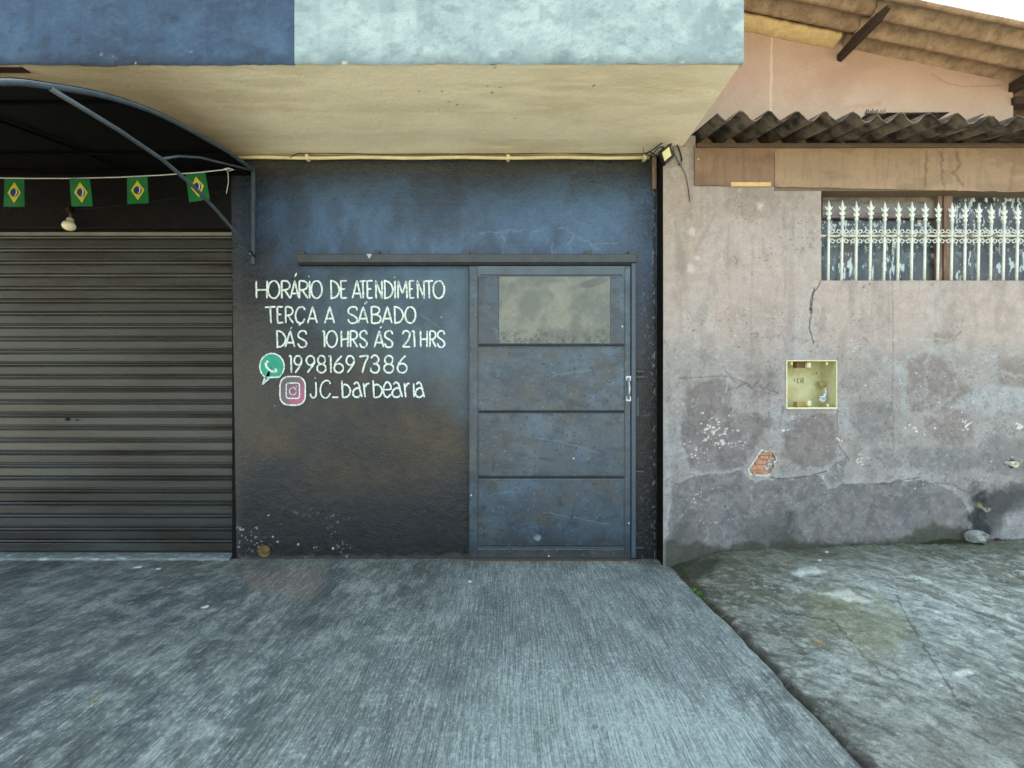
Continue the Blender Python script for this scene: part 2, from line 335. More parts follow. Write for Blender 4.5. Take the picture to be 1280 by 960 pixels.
c = mix(c, S(150,142,128), sst(-2.6,-3.4,Yg)*.8)  # out-of-view pavement paled to bounce more light upwards
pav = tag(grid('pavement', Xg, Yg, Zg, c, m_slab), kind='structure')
# its edge face towards the rough ground
mb = MB(); yy = ys[:,0]; jx = jointx(yy)
zz_ = Zg[:,-1]; vs = []
for i in range(len(yy)): vs += [(jx[i], yy[i], zz_[i]), (jx[i]+.006, yy[i], zz_[i]-.10)]
mb.add(vs, [(2*i,2*i+1,2*i+3,2*i+2) for i in range(len(yy)-1)])
part('pavement_edge', mb, m_rough, pav, fix=False)

def h_right(X, Y):
    hw = .085 + .045*(X-1.1)
    s = np.clip(1+(Y+.15)/1.7, 0, 1); s = s*s*(3-2*s)*.75 + .25*s
    g = X - jointx(Y)
    h = -.018 + (hw+.018)*s*(.35+.65*sst(0,.35,g)) + (fbm(X,Y,1.3,4,41)-.5)*.045*sst(0,.5,g) + (fbm(X,Y,5,4,43,.7,1.4)-.5)*.022 + (fbm(X,Y,18,3,44,.6,1.5)-.5)*.008
    return h - .03*(1-sst(.0,.022+.03*fbm(Y*1.0,Y*0,4,2,3),g))*(.4+.6*sst(0,.5,-Y))
xr = np.linspace(0,1,640)[None,:]**1.15; yr = np.concatenate([np.linspace(-5,-2.9,12,endpoint=False), np.linspace(-2.9,-.10,460)])[:,None]
Yr = yr+0*xr; X0 = jointx(Yr)-.015; Xr = X0 + (6.5-X0)*xr; Zr = h_right(Xr, Yr)
px, py = ground_px(Xr, Yr, Zr)
c = np.ones(Xr.shape+(3,))*S(134,140,132)
Ur = Xr*.56-Yr*.82; Vr = Xr*.82+Yr*.56
G = lambda f, sd_, st_=.35, o=5: fbm(Ur+(fbm(Xr,Yr,1.2,2,sd_+400)-.5)*.3, Vr+(fbm(Xr,Yr,1.5,2,sd_+401)-.5)*.25, f, o, sd_, st_, 1)
zone = sst(.35,.65,fbm(Xr,Yr,1.1,4,50)+.28*(Xr-1.9)*.5)
c = mix(c, S(74,80,70), (1-zone)*sst(.36,.62,G(3,51))*.75)
c = mix(c, S(150,164,160), zone*sst(.42,.66,G(4,52))*.75)
c = mix(c, S(92,92,70), sst(.5,.7,fbm(Xr,Yr,1.6,5,53))*.5)
c = mix(c, S(58,64,60), sst(.52,.68,G(9,55,.4,6))*.45)
c = mix(c, S(188,200,194), sst(.54,.70,G(18,56,.4,6))*(.15+.40*zone))
c = mix(c, S(54,58,54), sst(.55,.68,G(30,57,.45,5))*.45)
c = mix(c, S(180,188,178), sst(.56,.66,G(55,59,.6,4))*.35)
c = mix(c, S(64,66,58), sst(.57,.67,G(60,60,.6,4))*.4)
c = mix(c, S(196,206,198), sst(.62,.68,fbm(Xr,Yr,30,5,54,.9,1))*(.1+.3*zone))
c = mix(c, S(122,124,92), mpoly(px,py,[(1000,745),(1050,735),(1120,760),(1150,800),(1100,820),(1020,790)],40,20,9,.05)*.55)
c = mix(c, S(200,212,206), mpoly(px,py,[(990,715),(1020,708),(1035,714),(1000,722)],6,5,9,.1)*.8)
c = mix(c, S(205,212,200), mpoly(px,py,[(1025,742),(1060,738),(1085,752),(1060,750)],6,5,12,.1)*.7)
c = mix(c, S(205,215,208), mpoly(px,py,[(1185,842),(1210,836),(1218,842),(1200,847)],4,3,12,.1)*.8)
g = Xr-jointx(Yr)
c = mix(c, S(52,50,40), (1-sst(.015,.075,g+(fbm(Xr,Yr,16,4,60)-.5)*.12))*.85)
c = mix(c, S(66,68,40), (1-sst(.05,.55,-Yr-.1+(fbm(Xr,Yr,5,4,61)-.5)*.5))*.65)
c = mix(c, S(44,50,30), mpoly(px,py,[(835,698),(850,694),(900,700),(890,716),(860,728),(840,712)],10,7,62,.1)*.85)
c = mix(c, S(74,70,48), mpoly(px,py,[(1150,930),(1290,890),(1290,970),(1150,970)],40,14,63,.03)*.4)
crk = mline(px,py,[(1120,745),(1150,800),(1200,880)],1.2,1.5,1.5)+mline(px,py,[(975,765),(1040,775),(1100,840)],1.0,1.5,1.5)
c = mix(c, S(44,46,42), np.clip(crk,0,1)*.6)
tag(grid('rough_ground', Xr, Yr, Zr, c, m_rough), kind='structure')
mb = MB(); mb.box(-60,60,-60,-5.0,-.3,-.13); tag(part('street', mb, m_asphalt), kind='structure')
mb = MB(); mb.box(-60,60,-5.0,-4.88,-.3,-.004); tag(part('kerb', mb, m_sill), kind='structure')
mb = MB(); mb.box(-60,60,-4.88,60,-.4,-.16); tag(part('ground', mb, m_asphalt), kind='structure')

# ------------------------------------------------------------------ the barber shop
shop = thing('barber_shop', (0,0,0), 'blue-black painted shop front with hand-lettered opening hours, under a projecting cream soffit', 'shop')
SOF = 2.96
# front wall
nxw, nzw = 500, 470
u = np.linspace(0,1,nxw)[None,:]; v = np.linspace(0,1,nzw)[:,None]
Zw = -.01 + (SOF+.01)*v + 0*u; xl = -2.024 - .036*np.clip(Zw/2.4,0,1.2); Xw = xl + (1.066-xl)*u
px = 640 + Xw*170; py = 486 - (Zw-CH)*170
c = np.ones(Xw.shape+(3,))*S(30,35,40)
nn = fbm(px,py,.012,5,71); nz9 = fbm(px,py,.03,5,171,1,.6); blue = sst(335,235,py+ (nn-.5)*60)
c = mix(c, S(36,58,84), sst(215,270,py+(nn-.5)*50)*(1-sst(330,480,py+(nn-.5)*90))*.8)  # blue band: sky reflected in the gloss, put into the colour
c = mix(c, S(70,104,138), mpoly(px,py,[(360,262),(420,235),(560,262),(700,240),(830,230),(830,335),(420,335),(360,320)],90,34,72,.015)*.7)  # brightest part of the painted sky reflection
c = mix(c, S(66,92,106), mpoly(px,py,[(400,335),(590,335),(590,520),(520,480),(430,440),(380,380)],60,20,73,.03)*.7)  # painted sky sheen fading down behind the lettering
c = mix(c, S(80,66,38), mpoly(px,py,[(300,470),(590,460),(590,590),(480,620),(300,600)],120,30,74,.015)*.62*sst(.2,.7,fbm(px,py,.02,5,174)))  # olive bronze: warm ground reflection, put into the colour
c = mix(c, S(24,26,28), mpoly(px,py,[(290,300),(350,300),(345,380),(305,420),(290,440)],40,16,75,.03)*.6)
c = mix(c, S(60,58,50), mpoly(px,py,[(290,380),(345,380),(345,520),(300,560),(290,560)],40,16,75,.03)*.5)
c = mix(c, S(14,17,22), sst(560,680,py+(nn-.5)*60)*.8)  # darker foot, painted in: the low wall mirrors no sky
c = mix(c, S(34,34,30), (1-sst(195,226,py+(nn-.5)*26))*.85)  # dark top: soffit mirrored instead of sky, painted in
c = mix(c, S(74,104,122), mpoly(px,py,[(500,335),(586,335),(586,470),(540,450),(500,400)],60,20,176,.03)*.45)  # more of the painted sheen left of the door
c = mix(c, S(20,24,28), sst(.42,.70,nz9)*.45)
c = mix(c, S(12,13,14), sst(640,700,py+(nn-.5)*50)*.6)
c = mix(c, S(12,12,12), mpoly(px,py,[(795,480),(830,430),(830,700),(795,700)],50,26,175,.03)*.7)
c = mix(c, S(52,50,38), mline(px,py,[(320,207),(560,212),(800,210)],5,8,3)*.4)
# spidery hairline repairs and scuffs
hair = [[(600,292),(680,286),(705,284)],[(705,284),(730,300),(738,305),(770,303)],[(688,287),(692,318)],[(726,286),(712,303),(712,318)],[(665,292),(664,318)],[(628,294),(632,318)],[(738,305),(760,320)]]
for hp in hair: c = mix(c, S(112,140,168), mline(px,py,hp,.7,1.6,1.8,81)*.42*sst(.25,.55,fbm(px,py,.15,3,83)))
c = mix(c, S(120,140,150), mline(px,py,[(525,350),(545,362)],.6,.9,.4)*.5)
c = mix(c, S(120,140,150), mline(px,py,[(525,392),(550,410)],.6,.9,.4)*.4)
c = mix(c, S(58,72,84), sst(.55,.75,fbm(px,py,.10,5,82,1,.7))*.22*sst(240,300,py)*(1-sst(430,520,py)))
spk = sst(.80,.84,vnoise(px*.42,py*.42,90))*sst(.45,.6,fbm(px,py,.03,3,91))*sst(630,665,py)*(px<440)
c = mix(c, S(190,196,196), np.clip(spk,0,1)*.55)
c = mix(c, S(120,130,136), sst(.84,.88,vnoise(px*.35,py*.35,92))*sst(200,250,py)*(px>800)*.25)
for (a,b,r) in ((373,680,1.6),(394,685,2.2),(336,644,1.2),(347,677,1.6),(341,671,1.2),(308,701,2),(417,685,1.6),(344,507,1.2),(458,708,1.6),(552,397,.9),(340,628,1)):
    c = mix(c, S(204,210,206), (1-sst(r*.5,r*.9,np.hypot(px-a,(py-b)*1.1)+(fbm(px,py,.5,3,84+int(a)%9)-.5)*r*2.2))*.85)
c = mix(c, S(80,76,70), mpoly(px,py,[(300,694),(590,694),(590,704),(300,704)],5,6,93,.1)*.5)
c = mix(c, S(66,62,56), (1-sst(0,9,np.abs(px-297)))*.3)
# right hand edge: flaked line and brown strip
c = mix(c, S(96,72,44), mpoly(px,py,[(815,200),(822,200),(822,236),(818,240)],3,2,94,.15)*.9)
c = mix(c, S(14,14,14), (1-sst(1.2,2.6,np.abs(px-818.5+ (vnoise(py*.2,py*0,4)-.5)*2)))*.8)
c = mix(c, S(130,136,136), sst(.70,.78,vnoise(px*.5,py*.3,95))*(1-sst(1,2.5,np.abs(px-817)))*.6*(py>225))
Yw = -.002 + (fbm(px,py,.02,3,101)-.5)*.006
# pipe hole
hole = np.hypot(px-331,(py-688)) ; hf = (hole < 7.5)[:-1,:-1]
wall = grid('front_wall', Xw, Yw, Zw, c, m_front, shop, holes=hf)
mb = MB(); hx, hz = XZ(331,688,0); mb.lathe([(.046,-.006),(.043,-.004),(.040,.03),(.036,.017),(0,.017)],(hx,-.002,hz),(0,1,0),18); part('drain_hole', mb, M('mud_filled_pipe', C(120,100,60), rough=.95, var=.4, scale=30), shop, True)
# body behind the wall, jamb, lintel, side
mb = MB(); mb.box(-2.05,1.05,.02,7.0,0,SOF-.002); part('wall_core', mb, m_bwall, shop)
mb = MB(); mb.box(-2.062,-2.03,.006,.135,0,2.44); part('door_jamb', mb, m_black, shop)
mb = MB(); zl = PX(0,285,0).z; mb.bbox(-6,-2.058,-.003,.10,zl,SOF-.002,.006); part('lintel', mb, m_black, shop)
mb = MB(); mb.box(-6,-2.062,.14,7,0,SOF-.003); part('wall_core', mb, m_bwall, shop)
# soffit + upper storey
mb = MB(); mb.box(-6.5,1.205,-1.02,7,SOF+.002,SOF+.03); part('soffit_slab', mb, m_bwall, shop)
m_soffa = M('cream_soffit_paint', attr=True, rough=.85, var=.05, scale=5, bump=.5, bscale=34, fine=.08, dist=.010)
xs_ = np.linspace(-5.5,1.205,560)[None,:]; ys_ = np.linspace(.0,-1.02,110)[:,None]; SX = xs_+0*ys_; SY = ys_+0*xs_
c = np.ones(SX.shape+(3,))*S(238,226,198); c = mix(c, S(220,204,172), sst(.42,.68,fbm(SX,SY,1.3,5,951,1,2.4))*.7); c = mix(c, S(206,194,160), sst(.5,.7,fbm(SX,SY,3,5,952,.5,2.2))*.4)
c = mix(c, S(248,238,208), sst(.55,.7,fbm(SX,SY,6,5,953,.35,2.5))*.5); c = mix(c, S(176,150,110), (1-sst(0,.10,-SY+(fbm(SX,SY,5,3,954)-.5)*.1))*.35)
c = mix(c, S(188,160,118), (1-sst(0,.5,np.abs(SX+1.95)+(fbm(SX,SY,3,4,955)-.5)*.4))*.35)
spx = 640+SX*612/(CD+SY); spy = 486-(SOF-CH)*612/(CD+SY)
for a,b_,r_ in ((610,108,1.3),(626,109,1.3),(615,116,1.2),(560,127,1.1),(571,131,1.2),(549,137,1.1),(553,114,1.1),(574,110,.9),(619,85,1),(640,93,1),(524,114,.9),(643,148,.9),(742,107,1.4),(752,106,1.2),(735,119,1)):
    c = mix(c, S(96,80,60), (1-sst(r_*.5,r_*1.1,np.hypot(spx-a,spy-b_)))*.8)
c = mix(c, S(150,130,96), (1-sst(.0,.012,SY+1.02))*.5*sst(.4,.6,fbm(SX,SY,9,3,956)))
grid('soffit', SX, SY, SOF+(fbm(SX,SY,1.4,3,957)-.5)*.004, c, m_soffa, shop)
m_panel = M('weathered_fascia_paint', attr=True, rough=.85, var=.08, scale=14, bump=.6, bscale=60, fine=.14, dist=.004)
def fascia(x0, x1, y, base, dark, light, seed):
    nx_ = int((x1-x0)/.009); xx = np.linspace(x0,x1,nx_)[None,:]; zv = np.linspace(SOF-.004,4.2,150)[:,None]; FX = xx+0*zv; FZ = zv+0*xx
    ax_ = FX*237; az = FZ*237; q = lambda f,sd,a=1,b=1,o=5: fbm(ax_,az,f,o,sd,a,b)
    c = np.ones(FX.shape+(3,))*base; c = mix(c, dark, sst(.40,.70,q(.012,seed))*.45); c = mix(c, light, sst(.5,.72,q(.03,seed+1,.8,1.2))*.5)
    c = mix(c, light, sst(.56,.70,q(.07,seed+2,.8,1.2))*.28); c = mix(c, dark, sst(.58,.70,q(.06,seed+3,.8,1.3))*.4)
    c = mix(c, dark, sst(.55,.78,q(.05,seed+4,1.6,.10,4))*.25); c = mix(c, dark, sst(.66,.74,q(.3,seed+5,.5,1.4,3))*.25)
    low_ = 1-sst(0,16,az-SOF*237+(q(.05,seed+6)-.5)*22); c = mix(c, dark*.8, low_*.55)
    c = mix(c, dark*.6, sst(.80,.84,q(.35,seed+7,1,1,2))*.3); c = mix(c, S(190,186,172), sst(.76,.80,q(.16,seed+8,.4,1.2,3))*low_*.7)
    yv = y + (fbm(FX,FZ,1.2,3,seed+9)-.5)*.006; zz2 = FZ.copy(); zz2[0] += (fbm(FX[0],FX[0]*0,14,4,seed+10)-.5)*.010; yv[0] += .006
    o = grid('upper_wall', FX, yv, zz2, c, m_panel, shop); return o
xm = (369-640)*2.58/612
fascia(-6.5, xm, -1.024, S(50,74,100), S(32,42,58), S(66,92,118), 961)
fascia(xm+.001, 1.216, -1.032, S(140,158,162), S(98,118,124), S(170,188,188), 981)
mb = MB(); mb.box(-6.5,xm-.002,-1.019,-.999,SOF,4.19); mb.box(xm+.003,1.2145,-1.026,-.999,SOF+.001,4.19); part('panel_core', mb, m_bwall, shop)
mb = MB(); mb.box(1.2146,1.216,-1.026,-.999,SOF+.002,4.19); part('panel_edge', mb, m_aqua, shop)
mb = MB(); mb.box(-6.5,1.204,-.998,7,SOF+.031,4.199); part('upper_core', mb, m_bwall, shop)
mb = MB(); d_ = 2.58/612
mb.prism([(-3.4,SOF-.0035),(-2.60,SOF-.0035),(-2.60,SOF-.0005),(-3.4,SOF-.0005)],-1.0,-.955); part('peeled_strip', mb, m_wood, shop)
# conduit
cond = thing('conduit_pipe', (-1.9,-.03,2.93), 'thin cream plastic conduit running along the angle of the soffit and the wall', 'conduit')
mb = MB(); mb.tube([(-2.0+ i*.15, -.03, 2.935+.003*math.sin(i*1.3)) for i in range(21)], .0125, 10); part('pipe', mb, m_conduit, cond, True)
for pxx in (635, 384, 806):
    mb = MB(); x = (pxx-640)/170*.99; mb.bbox(x-.012,x+.012,-.048,-.004,2.915,2.957,.002); part('clip', mb, m_conduit, cond)
mb = MB(); pts = [PX(a,b,-.05) for a,b in ((362,197),(372,192),(400,191.5),(480,193),(560,192.5),(640,192.5),(700,191),(760,193),(806,192))]; mb.tube(pts,.003,5); part('wire', mb, m_cable, cond)

# ---- lettering: strokes painted by hand, a hair proud of the wall
def arc(cx, cy, rx, ry, a0, a1, n=10):
    return [(cx+rx*math.cos(math.radians(a0+(a1-a0)*i/n)), cy+ry*math.sin(math.radians(a0+(a1-a0)*i/n))) for i in range(n+1)]
GL = {   # unit box, y up
 'H': [[(0.02,1),(0.05,0)],[(1,1),(.97,0)],[(.03,.47),(.98,.5)]],
 'O': [arc(.5,.5,.5,.5,95,455,20)],
 '0': [arc(.5,.5,.5,.5,95,455,20)],
 'R': [[(.05,1),(.08,0)],[(.05,.99)]+arc(.45,.74,.5,.25,90,-90,8)+[(.1,.46)],[(.35,.49),(1,0)]],
 'A': [[(0,0),(.52,1),(1,0)],[(.17,.28),(.84,.28)]],
 'I': [[(.5,1),(.55,0)]],
 'D': [[(.06,1),(.12,.0)],[(-.04,1),(.3,.98),(.72,.85),(1,.55),(.9,.25),(.55,.06),(.0,0)]],
 'E': [[(.06,1),(.12,.02)],[(0,.99),(.95,1)],[(.1,.53),(.72,.54)],[(.1,.01),(1,.04)]],
 'T': [[(.0,.97),(1,1)],[(.5,.98),(.58,0)]],
 'N': [[(.1,0),(0.02,1),(.98,0),(.92,1)]],
 'M': [[(.05,0),(.06,.98),(.5,.28),(.9,.98),(1,0)]],
 'C': [[(.98,.8),(.9,.95),(.62,1.0),(.3,.9),(.08,.65),(.04,.36),(.2,.1),(.5,-.01),(.8,.06),(1,.28)]],
 'S': [[(.96,.78),(.86,.95),(.58,1.0),(.22,.93),(.06,.74),(.2,.58),(.6,.46),(.92,.3),(.94,.12),(.65,.0),(.25,.03),(.02,.24)]],
 'B': [[(.06,1),(.1,0)],[(.0,.99),(.55,1.0),(.85,.86),(.8,.66),(.5,.55),(.15,.52)],[(.4,.54),(.85,.44),(1,.24),(.8,.05),(.4,0),(.02,.02)]],
 '1': [[(0,.93),(.35,1),(.8,.98)],[(.7,1),(.85,0)]],
 '2': [[(.02,.76),(.18,.95),(.5,1.0),(.85,.9),(.9,.68),(.6,.36),(.02,.03)],[(.02,.02),(1,.02)]],
 '9': [arc(.52,.72,.44,.27,0,360,16),[(.96,.74),(.88,.5),(.2,0)]],
 '8': [arc(.5,.75,.42,.25,0,360,14),arc(.5,.26,.5,.26,0,360,16)],
 '6': [[(.85,1),(.4,.72),(.08,.42)],arc(.52,.27,.46,.27,0,360,16)],
 '7': [[(0,.94),(.5,.97),(1,.96),(.62,.5),(.36,0)]],
 '3': [[(.08,.84),(.3,.99),(.65,1),(.92,.84),(.86,.64),(.5,.54),(.3,.52)],[(.45,.53),(.85,.46),(1,.26),(.85,.06),(.45,0),(.1,.1),(.02,.3)]],
 'J': [[(.85,1),(.92,.3),(.78,.04),(.45,-.04),(.12,.06),(0,.24)]],
 'b': [[(.04,1.12),(.12,0)],[(.1,.74),(.4,.84),(.8,.7),(.98,.42),(.8,.12),(.5,.0),(.1,.0)]],
 'a': [[(.12,.84),(.38,.98),(.62,.84),(.76,.45),(.96,0)],[(.72,.56),(.4,.6),(.08,.42),(.04,.16),(.3,.01),(.6,.03),(.84,.2)]],
 'r': [[(.06,.94),(.3,0)],[(.12,.8),(.34,.7),(.55,.86),(1,.92)]],
 'e': [[(.06,.5),(.9,.52),(.9,.8),(.55,1),(.2,.85),(.02,.45),(.2,.1),(.55,0),(.95,.2)]],
 'i': [[(.4,.92),(.6,0)]],
 '_': [[(0,.0),(1,.0)]],
}
def ribbon(mb, pts, wdt, y=-.006, seed=0):
    """pts in (x,z) metres; a flat brush stroke with rounded ends and an uneven edge"""
    P = []
    for i in range(len(pts)-1):                   # resample
        a, b = pts[i], pts[i+1]; L = math.hypot(b[0]-a[0], b[1]-a[1]); k = max(1, int(L/.009))
        P += [(a[0]+(b[0]-a[0])*j/k, a[1]+(b[1]-a[1])*j/k) for j in range(k)]
    P.append(pts[-1]); n = len(P); vs = []; fs = []
    rnd = random.Random(seed)
    for i, p in enumerate(P):
        a, b = P[max(i-1,0)], P[min(i+1,n-1)]; tx, tz = b[0]-a[0], b[1]-a[1]; l = math.hypot(tx,tz) or 1; nx_, nz_ = -tz/l, tx/l
        e = .55 if i in (0,n-1) else 1
        h1 = wdt/2*e*rnd.uniform(.82,1.15); h2 = wdt/2*e*rnd.uniform(.82,1.15)
        vs += [(p[0]+nx_*h1, y, p[1]+nz_*h1), (p[0]-nx_*h2, y, p[1]-nz_*h2)]
    for i in range(n-1): fs.append((2*i,2*i+1,2*i+3,2*i+2))
    mb.add(vs, fs)
def spline(pts):
    if len(pts) < 3 or len(pts) > 12: return pts
    o = []
    for i in range(len(pts)-1):
        p0,p1,p2,p3 = pts[max(i-1,0)],pts[i],pts[i+1],pts[min(i+2,len(pts)-1)]
        for k in range(5):
            t = k/5; o.append(tuple(.5*((2*p1[j])+(-p0[j]+p2[j])*t+(2*p0[j]-5*p1[j]+4*p2[j]-p3[j])*t*t+(-p0[j]+3*p1[j]-3*p2[j]+p3[j])*t**3) for j in (0,1)))
    return o+[pts[-1]]
YT = -.0075; W_ = 2.25/170
def wpt(a, b): v = PX(a, b, YT); return (v.x, v.z)
def lettering(label, glyphs, y1, y0, extra=()):
    mb = MB(); k = 0
    for g_, a, b in glyphs:
        for st_ in GL[g_]:
            pts = st_ if g_ in 'HNMATEI1' or len(st_) < 3 else spline(st_)
            ribbon(mb, [wpt(a+(b-a)*x, y0+(y1-y0)*y) for x, y in pts], W_, YT - .00004*(k%7), k*13+int(a)); k += 1
    for e in extra:
        ribbon(mb, [wpt(*p) for p in e], W_*.9, YT-.0004, k); k += 1
    o = part('lettering', mb, m_white, shop, fix=False); o['label'] = label; return o
lettering('white painted words for opening hours, top line', [('H',320,334),('O',335,349.5),('R',351.5,363),('A',363,373.5),('R',373.5,385),('I',385,389),('O',389,402.5),('D',413,424),('E',425.5,434),
  ('A',440.5,451.5),('T',449.5,457.5),('E',458.5,466.5),('N',469.5,478),('D',480,491),('I',492,495.5),('M',497,509),('E',511.5,518),('N',521.5,530.5),('T',530.5,541.5),('O',541.5,555.5)],
  351, 373, ([(371,341),(368.8,346)],[(385.6,345.2),(386.6,346)],[(492.8,346),(493.6,347.2)]))
lettering('white painted line naming the open days', [('T',331,344.5),('E',346,354.5),('R',356.5,366.5),('C',369,381),('A',384.5,396.5),('A',406,418),('S',434.5,447),('A',447.5,460),('B',463.5,476),('A',478,490),('D',492.5,504),('O',506.5,519.5)],
  383.5, 404, ([(372,402),(375.5,404),(375.5,405.5),(373.5,407)],[(459,377),(455.5,380.5)]))
lettering('white painted line giving the open hours', [('D',345.5,357),('A',356.5,368.5),('S',372,383.5),('1',402.5,406.5),('0',408,421.5),('H',426.5,435),('R',437.5,447),('S',449.5,459),('A',468,479.5),('S',480.5,491),('2',503,513),('1',514.5,519),('H',525.5,534),('R',537,545),('S',546.5,556)],
  413.5, 434, ([(365,409),(363,411)],[(477,408),(475,410.5)]))
lettering('white painted phone number', [('1',361.3,364.8),('9',367,377.5),('9',382,393.5),('8',396.5,407.5),('1',410.5,414.5),('6',417,429.5),('9',432,443),('7',449,460),('3',463,474),('8',480,492),('6',496,509)], 444.5, 466)
lettering('white painted account name', [('J',388,396),('_',415,423),('b',427,438),('a',441,453),('r',454,462),('b',466,478),('e',479,489),('a',490,503.5),('r',505,512),('i',516,518.5),('a',519,531)], 477.5, 496.5, ([(393.6,472),(394.6,472.8)],)+tuple([[(400+13*x, 497.2-21.5*y) for x,y in spline(GL['C'][0])]]))
def disc_poly(mb, pts, y):
    vs = [(x,y,z) for x,z in pts]; n = len(vs); cx = sum(p[0] for p in pts)/n; cz = sum(p[1] for p in pts)/n
    mb.add(vs+[(cx,y,cz)], [(i,(i+1)%n,n) for i in range(n)])
bub = [(340+15.2*math.cos(math.radians(t)), 458+16.2*math.sin(math.radians(t))) for t in range(112,112+325,8)]
bub = bub[:-2] + [(331.2,472)] + [(328,480.5),(336,473.6)]
ctr_in = [(340+(a-340)*.94, 458+(b-458)*.94) for a,b in bub]
mb = MB(); disc_poly(mb, [wpt(a,b) for a,b in ctr_in], -.0064); lg = part('chat_bubble_logo', mb, m_teal, shop, fix=False); lg['label'] = 'teal round speech-bubble logo with a white telephone handset'
mb = MB(); ribbon(mb, [wpt(a,b) for a,b in bub+[bub[0]]], 1.8/170, YT)
ribbon(mb, [wpt(a,b) for a,b in spline([(332.2,453),(332.6,457),(335,461),(339,464),(343,464.6),(346,463.6)])], 3.0/170, YT-.0002, 4)
ribbon(mb, [wpt(a,b) for a,b in [(332.6,451.8),(335.8,452.4)]], 3.4/170, YT-.0003, 5); ribbon(mb, [wpt(a,b) for a,b in [(343.4,461.4),(347,463)]], 3.6/170, YT-.0003, 6)
part('logo_outline', mb, m_white, lg, fix=False)
def rrect(x0,x1,y0,y1,r,n=5):
    o = []
    for cx,cy,a in ((x1-r,y0+r,-90),(x1-r,y1-r,0),(x0+r,y1-r,90),(x0+r,y0+r,180)):
        o += [(cx+r*math.cos(math.radians(a+90*i/n)), cy+r*math.sin(math.radians(a+90*i/n))) for i in range(n+1)]
    return o
# camera logo: grey violet above, pink below right
gx = np.linspace(350.5,381,32)[None,:]; gy = np.linspace(505.5,471,36)[:,None]; GX = gx+0*gy; GY = gy+0*gx
pc = np.ones(GX.shape+(3,))*S(104,92,104); tt = sst(470,515,GY+(GX-366)*.7+(fbm(GX,GY,.25,3,5)-.5)*16); pc = mix(pc, S(186,98,132), tt*.9); pc = mix(pc, S(90,96,96), sst(372,352,GX)*.6)
P0 = PX(0,0,-.0064); sdm = sdf_poly(GX,GY,rrect(350,381.6,470.6,506.4,9))
hol = (sdm > .3)[:-1,:-1]
m_pink = M('camera_logo_paint', attr=True, rough=.55, var=.15, scale=50, bump=.2, bscale=160)
lg2 = grid('camera_logo', (GX-640)*(CD-.0064)/612, -.0064+0*GX, CH+(486-GY)*(CD-.0064)/612, pc, m_pink, shop, holes=hol); lg2['label'] = 'pink and grey rounded square camera logo outlined in white'
mb = MB()
for rr_, w2 in ((rrect(350,381.6,470.6,506.4,11),1.8),(rrect(357.8,374.4,478.8,498,3),1.5),([(366+4.3*math.cos(t*math.pi/8),489+4.6*math.sin(t*math.pi/8)) for t in range(16)],1.0)):
    ribbon(mb, [wpt(a,b) for a,b in rr_+[rr_[0]]], w2/170, YT)
ribbon(mb, [wpt(369.7,483),wpt(371,483.4)], 1.6/170, YT); part('logo_outline', mb, m_white, lg2, fix=False)

# ---- sliding door and its track
YD = -.045
door = link('sliding_door', None, shop); door['label'] = 'blue-grey steel sliding door with a clouded upper pane and four pressed lines'
def dbox(mb, px0, px1, py0, py1, y0, y1, b=.003, j=0):
    x0,z1 = XZ(px0,py0,y0); x1,z0 = XZ(px1,py1,y0); mb.bbox(x0,x1,y0,y1,z0,z1,b,j)
mb = MB(); dbox(mb,586,789,332,699,YD,-.008,.004); part('door_leaf', mb, m_door, door)
